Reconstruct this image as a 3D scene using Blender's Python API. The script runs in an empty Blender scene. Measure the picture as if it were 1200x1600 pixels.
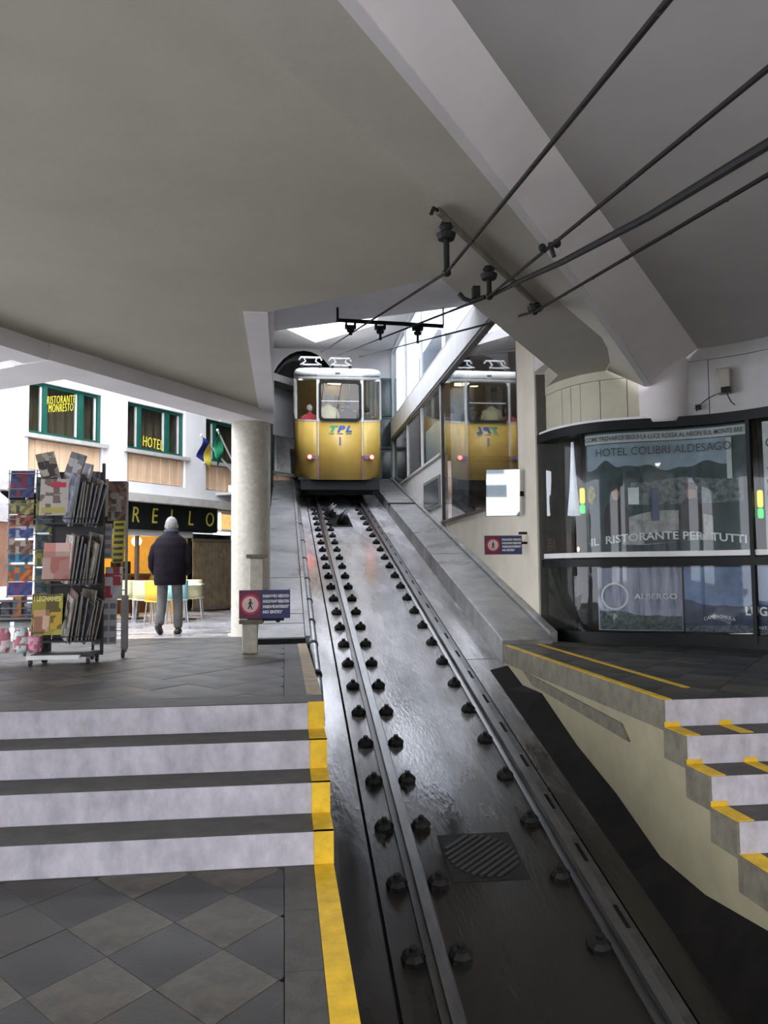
import bpy, bmesh, math, random
from mathutils import Vector, Matrix
random.seed(7)
scene = bpy.context.scene
COL = scene.collection

# ------------------------------------------------------------------ camera, world, exposure
cam_d = bpy.data.cameras.new('camera'); cam = bpy.data.objects.new('camera', cam_d); COL.objects.link(cam)
cam_d.sensor_fit = 'HORIZONTAL'; cam_d.sensor_width = 36; cam_d.lens = 36*1294/1200
cam_d.clip_start = .05; cam_d.clip_end = 300
PITCH, YAW, ROLL, EYE = .0683, .1206, -.0103, 1.478
fwd = Vector((math.sin(YAW)*math.cos(PITCH), math.cos(YAW)*math.cos(PITCH), math.sin(PITCH)))
rt = Vector((math.cos(YAW), -math.sin(YAW), 0)); up = rt.cross(fwd)
r2 = rt*math.cos(ROLL) + up*math.sin(ROLL); u2 = -rt*math.sin(ROLL) + up*math.cos(ROLL)
mw = Matrix((r2, u2, -fwd)).transposed().to_4x4(); mw.translation = Vector((0, 0, EYE)); cam.matrix_world = mw
scene.camera = cam
world = bpy.data.worlds.new('overcast_sky'); scene.world = world; world.use_nodes = True
bg = world.node_tree.nodes['Background']
bg.inputs[0].default_value = (.88, .91, 1.0, 1); bg.inputs[1].default_value = 4.6
scene.view_settings.view_transform = 'Standard'; scene.view_settings.look = 'None'
scene.view_settings.gamma = 1; scene.view_settings.use_curve_mapping = False
scene.view_settings.exposure = 0.78
scene.cycles.use_denoising = True; scene.cycles.use_adaptive_sampling = True; scene.cycles.adaptive_threshold = .05
scene.cycles.max_bounces = 8; scene.cycles.diffuse_bounces = 4; scene.cycles.glossy_bounces = 3
scene.cycles.transparent_max_bounces = 12; scene.cycles.sample_clamp_indirect = 6
scene.cycles.caustics_reflective = False; scene.cycles.caustics_refractive = False

# ------------------------------------------------------------------ materials
MATS = {}
def mat(name, col, rough=.6, metal=0., var=.12, scale=6., bump=0., col2=None, spec=.5, emit=None, estr=1., stretch=None, rvar=0., detail=4):
    if name in MATS: return MATS[name]
    m = bpy.data.materials.new(name); m.use_nodes = True; nt = m.node_tree; N = nt.nodes; L = nt.links
    b = N['Principled BSDF']; MATS[name] = m
    b.inputs['Roughness'].default_value = rough; b.inputs['Metallic'].default_value = metal
    b.inputs['Specular IOR Level'].default_value = spec
    tc = N.new('ShaderNodeTexCoord'); mp = N.new('ShaderNodeMapping'); no = N.new('ShaderNodeTexNoise'); cr = N.new('ShaderNodeValToRGB')
    L.new(tc.outputs['Object'], mp.inputs[0]); L.new(mp.outputs[0], no.inputs['Vector']); L.new(no.outputs['Fac'], cr.inputs[0]); L.new(cr.outputs[0], b.inputs['Base Color'])
    if stretch: mp.inputs['Scale'].default_value = stretch
    no.inputs['Scale'].default_value = scale; no.inputs['Detail'].default_value = detail; no.inputs['Roughness'].default_value = .65
    c2 = col2 if col2 else tuple(max(0, c*(1-var*1.6)) for c in col)
    c1 = col if col2 else tuple(min(1, c*(1+var*.6)) for c in col)
    cr.color_ramp.elements[0].position = .33; cr.color_ramp.elements[1].position = .67
    cr.color_ramp.elements[0].color = (*c2, 1); cr.color_ramp.elements[1].color = (*c1, 1)
    if rvar:
        mr = N.new('ShaderNodeMapRange'); n2 = N.new('ShaderNodeTexNoise'); n2.inputs['Scale'].default_value = scale*.45; n2.inputs['Detail'].default_value = 5
        L.new(mp.outputs[0], n2.inputs['Vector']); L.new(n2.outputs['Fac'], mr.inputs[0])
        mr.inputs[1].default_value = .35; mr.inputs[2].default_value = .65; mr.inputs[3].default_value = max(.03, rough-rvar); mr.inputs[4].default_value = rough+rvar
        L.new(mr.outputs[0], b.inputs['Roughness'])
    if bump:
        bp = N.new('ShaderNodeBump'); n3 = N.new('ShaderNodeTexNoise'); n3.inputs['Scale'].default_value = scale*9; n3.inputs['Detail'].default_value = 3
        L.new(mp.outputs[0], n3.inputs['Vector']); L.new(n3.outputs['Fac'], bp.inputs['Height']); bp.inputs['Strength'].default_value = bump; bp.inputs['Distance'].default_value = .02
        L.new(bp.outputs[0], b.inputs['Normal'])
    if emit:
        b.inputs['Emission Color'].default_value = (*emit, 1); b.inputs['Emission Strength'].default_value = estr
    return m
def glass(name, tint=(.95, .97, .97), rough=.02, ior=1.5, refl=1.0):
    if name in MATS: return MATS[name]
    m = bpy.data.materials.new(name); m.use_nodes = True; nt = m.node_tree; N = nt.nodes; L = nt.links; MATS[name] = m
    for n in list(N): N.remove(n)
    o = N.new('ShaderNodeOutputMaterial'); mx = N.new('ShaderNodeMixShader'); tr = N.new('ShaderNodeBsdfTransparent'); gl = N.new('ShaderNodeBsdfGlossy'); fr = N.new('ShaderNodeFresnel')
    ge = N.new('ShaderNodeNewGeometry'); ma = N.new('ShaderNodeMath'); ma.operation = 'MULTIPLY_ADD'; ma.inputs[1].default_value = 1/ior-ior; ma.inputs[2].default_value = ior
    L.new(ge.outputs['Backfacing'], ma.inputs[0]); L.new(ma.outputs[0], fr.inputs['IOR']); tr.inputs[0].default_value = (*tint, 1); gl.inputs['Roughness'].default_value = rough; gl.inputs[0].default_value = (refl, refl, refl, 1)
    L.new(fr.outputs[0], mx.inputs[0]); L.new(tr.outputs[0], mx.inputs[1]); L.new(gl.outputs[0], mx.inputs[2]); L.new(mx.outputs[0], o.inputs[0])
    return m

# ------------------------------------------------------------------ mesh helpers
class MB:
    def __init__(s): s.v = []; s.f = []
    def add(s, vs, fs):
        o = len(s.v); s.v += [tuple(p) for p in vs]; s.f += [tuple(i+o for i in f) for f in fs]; return s
    def box(s, a, b):
        x0, y0, z0 = a; x1, y1, z1 = b
        return s.add([(x0,y0,z0),(x1,y0,z0),(x1,y1,z0),(x0,y1,z0),(x0,y0,z1),(x1,y0,z1),(x1,y1,z1),(x0,y1,z1)],
                     [(0,3,2,1),(4,5,6,7),(0,1,5,4),(1,2,6,5),(2,3,7,6),(3,0,4,7)])
    def obox(s, c, ax, h):            # centre, three axes, half sizes
        c = Vector(c); A = [Vector(a).normalized()*k for a, k in zip(ax, h)]
        P = [c + A[0]*i + A[1]*j + A[2]*k for k in (-1, 1) for i, j in ((-1,-1),(1,-1),(1,1),(-1,1))]
        return s.add(P, [(0,3,2,1),(4,5,6,7),(0,1,5,4),(1,2,6,5),(2,3,7,6),(3,0,4,7)])
    def prism(s, poly, h):            # 3D polygon extruded by vector h
        n = len(poly); h = Vector(h); P = [Vector(p) for p in poly]
        return s.add(P + [p+h for p in P], [tuple(range(n))[::-1], tuple(range(n, 2*n))] + [(i, (i+1) % n, n+(i+1) % n, n+i) for i in range(n)])
    def tube(s, path, r, n=8, cap=True):
        path = [Vector(p) for p in path]; rs = r if isinstance(r, (list, tuple)) else [r]*len(path); o = len(s.v); u = None
        for i, p in enumerate(path):
            d = (path[min(i+1, len(path)-1)] - path[max(i-1, 0)]).normalized()
            if u is None: u = d.orthogonal().normalized()
            else: u = (u - d*u.dot(d)).normalized()
            w = d.cross(u)
            for k in range(n):
                a = 2*math.pi*k/n; s.v.append(tuple(p + (u*math.cos(a) + w*math.sin(a))*rs[i]))
        for i in range(len(path)-1):
            for k in range(n):
                s.f.append((o+i*n+k, o+i*n+(k+1) % n, o+(i+1)*n+(k+1) % n, o+(i+1)*n+k))
        if cap:
            s.f.append(tuple(o+k for k in range(n))[::-1]); s.f.append(tuple(o+(len(path)-1)*n+k for k in range(n)))
        return s
    def rings(s, rings, close=True, cap=True):      # list of equal-length loops
        n = len(rings[0]); o = len(s.v)
        for r in rings: s.v += [tuple(p) for p in r]
        for i in range(len(rings)-1):
            for k in range(n if close else n-1):
                s.f.append((o+i*n+k, o+i*n+(k+1) % n, o+(i+1)*n+(k+1) % n, o+(i+1)*n+k))
        if cap and close:
            s.f.append(tuple(o+k for k in range(n))[::-1]); s.f.append(tuple(o+(len(rings)-1)*n+k for k in range(n)))
        return s
    def lathe(s, c, prof, n=16, axis=(0,0,1)):
        ax = Vector(axis).normalized(); u = ax.orthogonal().normalized(); w = ax.cross(u); c = Vector(c)
        return s.rings([[c + ax*z + (u*math.cos(2*math.pi*k/n) + w*math.sin(2*math.pi*k/n))*max(r, 1e-4) for k in range(n)] for r, z in prof])
    def ball(s, c, r, n=10, m=7):
        rx, ry, rz = r if isinstance(r, (list, tuple)) else (r, r, r)
        return s.rings([[(c[0]+rx*math.cos(2*math.pi*k/n)*math.sin(a), c[1]+ry*math.sin(2*math.pi*k/n)*math.sin(a), c[2]-rz*math.cos(a)) for k in range(n)] for a in [math.pi*(i+.02)/(m+.04) for i in range(m+1)]])
    def map(s, f): s.v = [tuple(f(*p)) for p in s.v]; return s
    def mesh(s, name, smooth=False):
        me = bpy.data.meshes.new(name); me.from_pydata(s.v, [], s.f)
        bm = bmesh.new(); bm.from_mesh(me); bmesh.ops.recalc_face_normals(bm, faces=bm.faces); bm.to_mesh(me); bm.free()
        if smooth: me.polygons.foreach_set('use_smooth', [True]*len(me.polygons))
        me.update(); return me
def link(name, me, m, parent=None, local=False, bevel=0, seg=2):
    o = bpy.data.objects.new(name, me); COL.objects.link(o)
    if m is not None and len(me.materials) == 0: me.materials.append(m)
    if parent is not None:
        o.parent = parent
        if not local and parent.get('_w'): o.matrix_parent_inverse = Matrix.Translation(-Vector(parent.location))
    if bevel:
        b = o.modifiers.new('bevel', 'BEVEL'); b.width = bevel; b.segments = seg; b.limit_method = 'ANGLE'; b.angle_limit = .7
    return o
def obj(name, mb, m, parent=None, local=False, bevel=0, smooth=False, seg=2):
    return link(name, mb.mesh(name, smooth), m, parent, local, bevel, seg)
def tag(o, label, cat, group=None):
    o['label'] = label; o['category'] = cat
    if group: o['group'] = group
    return o
def thing(name, label, cat, loc=(0,0,0), group=None, rotz=0, world=True):
    o = bpy.data.objects.new(name, None); COL.objects.link(o); o.location = loc; o.rotation_euler = (0, 0, rotz)
    o.empty_display_size = .1
    if world and not rotz: o['_w'] = 1
    return tag(o, label, cat, group)
def struct(o, label=None):
    o['kind'] = 'structure'
    if label: o['label'] = label
    return o
def sgroup(name, label, loc=(0,0,0)):
    o = bpy.data.objects.new(name, None); COL.objects.link(o); o.location = loc; o['_w'] = 1; o.empty_display_size = .1
    return struct(o, label)
def tree(o, parent=None):
    c = o.copy(); COL.objects.link(c)
    if parent is not None: c.parent = parent
    for ch in list(o.children): tree(ch, c)
    return c
def text_mb(s, size=1., depth=0., align='CENTER', shear=0., bold=0., space=1.):
    cu = bpy.data.curves.new('lettering', 'FONT'); cu.body = s; cu.size = size; cu.extrude = depth; cu.align_x = align; cu.align_y = 'CENTER'; cu.shear = shear; cu.offset = bold; cu.resolution_u = 3; cu.space_character = space
    o = bpy.data.objects.new('lettering', cu); me = bpy.data.meshes.new_from_object(o)
    mb = MB(); mb.add([tuple(v.co) for v in me.vertices], [tuple(p.vertices) for p in me.polygons])
    bpy.data.meshes.remove(me); bpy.data.objects.remove(o); bpy.data.curves.remove(cu); return mb
def text_w(mb): return (max(v[0] for v in mb.v) - min(v[0] for v in mb.v)) if mb.v else 1
def clip(poly, x0, x1, y0, y1):
    def cut(P, f):
        o = []
        for i in range(len(P)):
            a, b = P[i-1], P[i]; fa, fb = f(a), f(b)
            if (fa >= 0) != (fb >= 0):
                t = fa/(fa-fb); o.append((a[0]+(b[0]-a[0])*t, a[1]+(b[1]-a[1])*t))
            if fb >= 0: o.append(b)
        return o
    for f in (lambda p: p[0]-x0, lambda p: x1-p[0], lambda p: p[1]-y0, lambda p: y1-p[1]):
        poly = cut(poly, f)
        if len(poly) < 3: return []
    return poly

SL = .236
def rz(y): return SL*y - 1.49          # rail head height along the incline
def gz(y): return rz(y) - .10          # concrete surface of the incline
# ------------------------------------------------------------------ palette
m_ceil = mat('ceiling_paint', (.405, .378, .305), .9, var=.05, scale=1.2, bump=.15)
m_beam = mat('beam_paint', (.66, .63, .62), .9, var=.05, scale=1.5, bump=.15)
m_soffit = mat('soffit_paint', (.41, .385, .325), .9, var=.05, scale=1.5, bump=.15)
m_white = mat('white_paint', (.78, .78, .76), .7, var=.05, scale=3)
m_conc = mat('column_concrete', (.52, .49, .41), .85, var=.12, scale=14, bump=.4)
m_ramp = mat('wet_concrete', (.48, .47, .48), .25, var=.28, scale=2.2, bump=.12, rvar=.16, stretch=(2.2, .5, .5), detail=8, spec=.42)
def greasy(m):
    # black grease from the cable and wheels spreads raggedly over the foot of the incline
    nt = m.node_tree; N = nt.nodes; L = nt.links; b = N['Principled BSDF']; src = b.inputs['Base Color'].links[0].from_socket
    tc = N.new('ShaderNodeTexCoord'); sx = N.new('ShaderNodeSeparateXYZ'); L.new(tc.outputs['Object'], sx.inputs[0])
    mr = N.new('ShaderNodeMapRange'); mr.inputs[1].default_value = 5.0; mr.inputs[2].default_value = 10.2; mr.inputs[3].default_value = -.25; mr.inputs[4].default_value = 1.15; L.new(sx.outputs['Y'], mr.inputs[0])
    mp = N.new('ShaderNodeMapping'); mp.inputs['Scale'].default_value = (2.6, .55, .55); L.new(tc.outputs['Object'], mp.inputs[0])
    no = N.new('ShaderNodeTexNoise'); no.inputs['Scale'].default_value = 2.4; no.inputs['Detail'].default_value = 8; no.inputs['Roughness'].default_value = .7; L.new(mp.outputs[0], no.inputs['Vector'])
    ad = N.new('ShaderNodeMath'); ad.operation = 'MULTIPLY_ADD'; ad.inputs[1].default_value = 1.5; ad.inputs[2].default_value = -.75; L.new(no.outputs['Fac'], ad.inputs[0])
    s2 = N.new('ShaderNodeMath'); s2.operation = 'ADD'; s2.use_clamp = True; L.new(ad.outputs[0], s2.inputs[0]); L.new(mr.outputs[0], s2.inputs[1])
    mx = N.new('ShaderNodeMix'); mx.data_type = 'RGBA'; L.new(s2.outputs[0], mx.inputs[0]); mx.inputs[6].default_value = (.017, .016, .014, 1); L.new(src, mx.inputs[7]); L.new(mx.outputs[2], b.inputs['Base Color'])
greasy(m_ramp)
m_slab = mat('walkway_concrete', (.27, .27, .265), .4, var=.2, scale=3, bump=.15, rvar=.14)
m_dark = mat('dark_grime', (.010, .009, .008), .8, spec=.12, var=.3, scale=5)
m_joint = mat('dark_joint', (.075, .072, .062), .8, var=.2)
m_tileA = mat('pale_floor_stone', (.072, .064, .046), .5, var=.45, scale=7, bump=.06, rvar=.06, detail=8)
m_tileB = mat('dark_floor_stone', (.022, .021, .018), .48, var=.4, scale=7, bump=.06, rvar=.06, detail=8)
m_tileC = mat('brown_floor_stone', (.036, .032, .025), .5, var=.4, scale=7, bump=.06, rvar=.06, detail=8)
m_tread = mat('tread_stone', (.06, .057, .05), .6, var=.25, scale=8, bump=.15)
m_riser = mat('painted_riser', (.46, .445, .48), .75, var=.2, scale=5, bump=.2, stretch=(1.6, 1, 1), detail=10)
m_yel = mat('yellow_paint', (.72, .46, .015), .6, var=.18, scale=9, bump=.1, detail=8)
m_tan = mat('worn_tan_band', (.38, .30, .20), .7, var=.2, scale=9)
m_cream = mat('cream_plaster', (.33, .30, .195), .85, var=.08, scale=3, bump=.1)
m_stepside = mat('raw_step_side', (.17, .155, .115), .85, var=.22, scale=9, bump=.2)
m_steel = mat('rail_steel', (.15, .15, .15), .34, metal=.75, var=.2, scale=12, stretch=(1, .1, 1))
m_iron = mat('black_iron', (.012, .012, .012), .65, spec=.25, var=.3, scale=20)
m_zinc = mat('zinc_pipe', (.38, .39, .40), .4, metal=.7, var=.2, scale=6)
m_black = mat('black_paint', (.008, .010, .009), .5, var=.2, spec=.2)
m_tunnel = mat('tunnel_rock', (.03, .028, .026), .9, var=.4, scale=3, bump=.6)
m_pave = mat('wet_paving', (.42, .41, .42), .22, var=.15, scale=3, rvar=.12, bump=.05)
m_asph = mat('street_asphalt', (.12, .12, .125), .6, var=.2, scale=6)

# ------------------------------------------------------------------ floors
HX, HY = .22, .28
_full = {}
def tiles(parent, x0, x1, y0, y1, z, cx, cy, inside=None):
    i0 = int((x0-cx)/HX)-2; i1 = int((x1-cx)/HX)+2; j0 = int((y0-cy)/HY)-2; j1 = int((y1-cy)/HY)+2
    for j in range(j0, j1+1):
        for i in range(i0, i1+1):
            if (i+j) % 2: continue
            x, y = cx+i*HX, cy+j*HY; g = .991
            d = [(x-HX*g, y), (x, y-HY*g), (x+HX*g, y), (x, y+HY*g)]
            p = clip(d, x0, x1, y0, y1)
            if not p: continue
            if inside and not inside(x, y): continue
            r = random.random()
            k = 0 if (j % 2 == 0 and r < .72) else (2 if r > .8 or (j % 2 == 0) else 1)
            m = (m_tileA, m_tileB, m_tileC)[k]; dz = random.uniform(-.0015, .0015)
            ar = abs(sum(p[a-1][0]*p[a][1]-p[a][0]*p[a-1][1] for a in range(len(p))))/2
            if ar < .002: continue
            if len(p) == 4 and ar > .99*2*HX*HY*g*g:
                if k not in _full:
                    b = MB().prism([(-HX*g, 0, -.014), (0, -HY*g, -.014), (HX*g, 0, -.014), (0, HY*g, -.014)], (0, 0, .014))
                    _full[k] = b.mesh('floor_tile'); _full[k].materials.append(m)
                o = link('floor_tile', _full[k], None, parent); o.matrix_parent_inverse = Matrix(); o.location = (x, y, z+dz)
            else:
                obj('floor_tile', MB().prism([(a-x, b-y, -.014) for a, b in p], (0, 0, .014)), m, parent).location = (x, y, z+dz)
fl = struct(obj('floor_lower', MB().box((-7, -9, -.3), (.146, 4.28, -.013)), m_joint), 'lower floor of dark diamond-laid stone tiles beside the track pit')
tiles(fl, -2.9, -.004, 1.9, 4.278, 0, -.24, 3.68)
for k in range(12):
    obj('border_slab', MB().box((.0, 4.276-.55*(k+1)+.006, -.013), (.144, 4.276-.55*k, 0)), m_tread, fl)
obj('yellow_band', MB().box((.146, -1, -.29), (.245, 4.28, .003)), m_yel, fl)
obj('yellow_band_core', MB().box((-.2, -9, -.3), (.24, -1, -.01)), m_joint, fl)
PZ = .66
fu = struct(obj('floor_left', MB().box((-7, 5.2, .2), (.146, 10.45, PZ-.013)), m_joint), 'upper left floor of dark diamond-laid stone tiles above the steps')
tiles(fu, -4.0, -.004, 5.51, 10.44, PZ, -1.13, 6.48)
for k in range(9):
    obj('border_slab', MB().box((.0, 5.51+.55*k+.006, PZ-.013), (.144, min(5.51+.55*(k+1), 10.4), PZ)), m_tread, fu)
obj('tan_band', MB().box((.146, 5.52, .1), (.245, 9.3, PZ+.003)), m_tan, fu)
fr = struct(obj('floor_right', MB().box((2.34, 4.905, .2), (7.5, 10.4, PZ-.013)), m_joint), 'dark glossy stone floor in front of the curved shop window')
tiles(fr, 2.345, 5.3, 4.91, 9.1, PZ, 2.6, 5.2, inside=lambda x, y: (x-2.3)*.9 + (y-4.9) < 4.6)
obj('yellow_line', MB().box((2.305, 4.9, PZ-.004), (2.36, 8.6, PZ+.003)), m_yel, fr)
obj('yellow_line', MB().box((2.66, 5.35, PZ), (2.71, 8.75, PZ+.003)), m_yel, fr)
struct(obj('floor_low_right', MB().box((2.34, -9, -.3), (7.5, 4.1, 0)), m_tread), 'lower floor at the foot of the right-hand steps')
# paving of the little square outside, falling away slightly
p = MB().add([(-14, 10.45, .655), (-.3, 10.45, .655), (-.3, 15, .46), (-14, 15, .46), (-.3, 27, .46), (-14, 27, .46)], [(0,1,2,3), (3,2,4,5)])
struct(obj('floor_square', p, m_pave), 'pale wet paving of the square outside')
# street behind the photographer
struct(obj('street', MB().box((-40, -80, -.32), (40, -9, -.02)), m_asph), 'asphalt street outside the station entrance')

# ------------------------------------------------------------------ left staircase
R_, T_, Y0 = .165, .306, 4.28
st = thing('staircase', 'broad steps with white painted risers and a yellow right edge', 'stairs', (-2, Y0, 0))
for k in range(4):
    s = obj('step', MB().box((-7, Y0+T_*k, R_*k-.2), (.243, 5.52, R_*(k+1)) if k == 3 else (.243, Y0+T_*(k+1)+.02, R_*(k+1))), m_tread, st, bevel=.006)
    obj('riser', MB().box((-7, Y0+T_*k-.004, R_*k+.002), (.145, Y0+T_*k+.01, R_*(k+1)-.004)), m_riser, s)
    b = MB().box((.146, Y0+T_*k-.006, R_*k+.003), (.246, Y0+T_*k+.01, R_*(k+1)+.003))
    if k < 3: b.box((.146, Y0+T_*k-.006, R_*(k+1)-.002), (.246, Y0+T_*(k+1)-.006, R_*(k+1)+.003))
    obj('yellow_edge', b, m_yel, s)

# ------------------------------------------------------------------ right staircase and its side wall
sr = thing('staircase', 'short steps with white risers below the curved shop window', 'stairs', (4, 4.1, 0))
ys = [4.10, 4.367, 4.633, 4.90]
for k in range(4):
    y1 = ys[k+1]+.02 if k < 3 else 4.906
    s = obj('step', MB().box((2.34, ys[k], R_*k-.2), (7.28, y1, R_*(k+1))), m_tread, sr, bevel=.005)
    obj('riser', MB().box((2.315, ys[k]-.004, R_*k+.002), (7.28, ys[k]+.01, R_*(k+1)-.003)), m_riser, s)
    if k < 3:
        for q0, q1 in (((2.306, ys[k], R_*(k+1)-.001), (2.40, ys[k+1]-.004, R_*(k+1)+.003)), ((2.306, ys[k+1]-.007, R_*(k+1)+.002), (2.40, ys[k+1], R_*(k+1)+.03)), ((2.66, ys[k]+.02, R_*(k+1)-.001), (2.74, ys[k+1]-.004, R_*(k+1)+.003)), ((2.66, ys[k+1]-.007, R_*(k+1)+.002), (2.74, ys[k+1], R_*(k+1)+.03))):
            obj('yellow_mark', MB().box(q0, q1), m_yel, s)
obj('yellow_mark', MB().box((2.306, 2.2, 0), (2.42, 4.1, .003)), m_yel, sr)
# stepped raw concrete band along the pit side
for k in range(5):
    zt = R_*k if k < 4 else PZ; y0 = [1.5, 4.1, 4.367, 4.633, 4.9][k]; y1 = [4.1, 4.367, 4.633, 4.9, 8.62][k]
    obj('side_block', MB().box((2.30, y0, zt-.185), (2.345, y1, zt-.001)), m_stepside, sr)
pl = [(2.312, 1.5, -1.6), (2.312, 9.0, -1.0), (2.312, 9.0, .5), (2.312, 4.92, .5), (2.312, 4.65, .34), (2.312, 4.38, .17), (2.312, 4.12, .0), (2.312, 3.9, -.17), (2.312, 1.5, -.17)]
wr = struct(obj('wall_pit', MB().prism(pl, (.03, 0, 0)), m_cream), 'cream plastered pit wall under the right-hand steps')
obj('shadow_plate', MB().prism([(2.295, 7.9, .47), (2.295, 5.55, .40), (2.295, 5.42, .30), (2.295, 7.6, .38)], (.02, 0, 0)), m_stepside, wr)  # thin darker plate standing in for a shadow on the cream wall
obj('end_block', MB().lathe((2.42, 8.52, 0), [(.12, -.4), (.12, .655)], 16), m_cream, wr, smooth=False)

# ------------------------------------------------------------------ incline slab, trench, tunnel floor
def strip(x0, x1, y0, y1, dz0, thick, n=1):
    b = MB()
    for i in range(n):
        a = y0+(y1-y0)*i/n; c = y0+(y1-y0)*(i+1)/n
        b.prism([(x0, a, gz(a)+dz0), (x0, c, gz(c)+dz0), (x0, c, gz(c)+dz0-thick), (x0, a, gz(a)+dz0-thick)], (x1-x0, 0, 0))
    return b
rp = struct(obj('ramp', strip(.24, .53, -1, 34, 0, .5), m_ramp), 'wet concrete slab of the funicular incline')
obj('ramp_slab', strip(.55, 1.93, -1, 18.2, 0, .5), m_ramp, rp)
obj('ramp_slab', strip(.55, 1.93, 18.25, 34, -.02, .5), m_ramp, rp)
obj('ramp_slab', strip(1.945, 2.34, -1, 8.82, 0, .5), m_ramp, rp)
obj('ramp_slab', strip(1.945, 3.1, 8.84, 34, 0, .5), m_ramp, rp)
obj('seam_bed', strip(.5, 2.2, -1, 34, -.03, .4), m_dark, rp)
obj('pit_wall', MB().prism([(.2, -1, -2), (.2, 4.28, -2), (.2, 9.4, -.5), (.2, 9.4, .6), (.2, 5.5, .6), (.2, 5.2, .45), (.2, 4.28, -.05), (.2, -1, -.05)], (.042, 0, 0)), m_tread, rp)
obj('pit_end', MB().box((.2, -1.2, -2), (2.4, -1, .0)), m_dark, rp)
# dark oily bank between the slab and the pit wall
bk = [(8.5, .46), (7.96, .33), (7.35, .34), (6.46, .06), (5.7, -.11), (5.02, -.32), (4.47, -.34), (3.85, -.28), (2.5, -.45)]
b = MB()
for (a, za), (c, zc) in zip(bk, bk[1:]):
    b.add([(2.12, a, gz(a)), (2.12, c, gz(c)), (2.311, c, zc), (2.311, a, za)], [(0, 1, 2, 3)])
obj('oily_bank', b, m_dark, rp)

# ------------------------------------------------------------------ track
tr = thing('funicular_track', 'two steel rails clipped to the wet concrete incline', 'track', (1.285, 3, gz(3)))
for x in (.785, 1.785):
    b = MB()
    pr = [(-.06, 0), (.06, 0), (.06, .018), (.012, .03), (.012, .065), (.03, .072), (.03, .1), (-.03, .1), (-.03, .072), (-.012, .065), (-.012, .03), (-.06, .018)]
    b.rings([[(x+px, y, gz(y)+pz) for px, pz in pr] for y in (-1, 34)])
    obj('rail', b, m_steel, tr)
clip_me = None
ys_ = []
y = 4.39
while y < 19: ys_.append(y); y += .62
cb = MB().lathe((0, 0, 0), [(.062, 0), (.066, .03), (.045, .055), (.02, .062), (.02, .085), (.001, .086)], 8).box((-.05, -.05, 0), (.05, .05, .02))
clip_me = cb.mesh('rail_clip'); clip_me.materials.append(m_iron)
for y in ys_:
    for x in (.785-.125, .785+.125, 1.785-.125):
        o = link('rail_clip', clip_me, None, tr); o.location = (x, y, gz(y)); o.rotation_euler = (math.atan(SL), 0, 0)
gp = MB()      # slotted guard plate outside the right rail
obj('guard_plate', strip(1.83, 1.915, -1, 34, .03, .02), mat('plate_iron', (.10, .10, .10), .4, metal=.5, var=.3, scale=8), tr)
sl_me = MB().box((-.012, -.10, 0), (.012, .10, .006)).mesh('plate_slot'); sl_me.materials.append(m_dark)
for y in ys_:
    o = link('plate_slot', sl_me, None, tr); o.location = (1.872, y+.2, gz(y+.2)+.026); o.rotation_euler = (math.atan(SL), 0, 0)
# recess with two sloping rope sheaves
rc = thing('rope_sheaves', 'pair of tilted iron cable wheels in a recess between the rails', 'cable wheels', (1.12, 17, gz(17)))
obj('recess', strip(.90, 1.38, 16.5, 18.0, .004, .02), m_dark, rc)
obj('recess_lip', strip(.90, 1.38, 16.42, 16.5, .012, .02), m_slab, rc)
for x, y in ((.98, 17.6), (1.2, 16.9)):
    ax = Vector((-.8, .1, .55))
    w = obj('wheel', MB().lathe((x, y, gz(y)+.16), [(.19, -.035), (.19, -.025), (.15, -.01), (.15, .01), (.19, .025), (.19, .035), (.12, .03), (.05, .03)], 20, ax), m_steel, rc, smooth=False)
    obj('hub', MB().lathe((x, y, gz(y)+.16), [(.045, -.07), (.045, .07)], 10, ax), m_iron, w)
    obj('bracket', MB().box((x-.03, y-.05, gz(y)), (x+.12, y+.05, gz(y)+.13)), m_iron, rc)
# drain cover
dc = thing('drain_cover', 'square ribbed iron cover set between the rails', 'drain cover', (1.24, 5.26, gz(5.26)))
obj('frame', strip(1.0, 1.48, 5.02, 5.52, .006, .02), m_iron, dc)
for k in range(11):
    a = Vector((1.24, 5.27, gz(5.27)+.009)); d = Vector((.75, .62, .62*SL)); n = Vector((-.62, .75, .75*SL)); q = a + n*(k-5)*.042
    L_ = .22*math.sqrt(max(.05, 1-((k-5)/5.8)**2))
    obj('rib', MB().obox(q, (d, n, Vector((0, 0, 1))), (L_, .011, .004)), mat('rib_iron', (.022, .021, .019), .6), dc)

# ------------------------------------------------------------------ sloping walkways either side, pipe
wk = sgroup('walkway_right', 'sloping concrete walkway beside the glazed wall', (2.6, 8.7, gz(8.7)))
for a, c in ((8.66, 12.9), (12.93, 17.95), (18.0, 23.0)):
    obj('walkway_slab', strip(2.30, 2.86, a, c, .25, .35), m_slab, wk, bevel=.01)
obj('kerb', strip(2.865, 2.96, 8.8, 23, .29, .4), m_slab, wk, bevel=.008)
obj('joint_cover', strip(2.28, 2.9, 17.9, 18.05, .262, .06), m_iron, wk)
wl = sgroup('walkway_left', 'sloping slabs left of the track beside the round column', (0, 9.35, .6))
for a, c in ((9.35, 9.86), (9.88, 10.25), (10.27, 12.05), (12.07, 15.8), (15.83, 17.2), (17.22, 23)):
    obj('walkway_slab', strip(-.29, .235, a, c, .11, .3), m_slab, wl, bevel=.008)
obj('drain_slot', MB().box((-.29, 9.30, .655), (.235, 9.345, .715)), m_black, wl)
obj('kerb', strip(.238, .29, 9.3, 23, .14, .4), m_slab, wl)
pp = thing('drain_pipe', 'grey metal pipe running down the left edge of the incline', 'pipe', (.31, 7.5, gz(7.5)))
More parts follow.
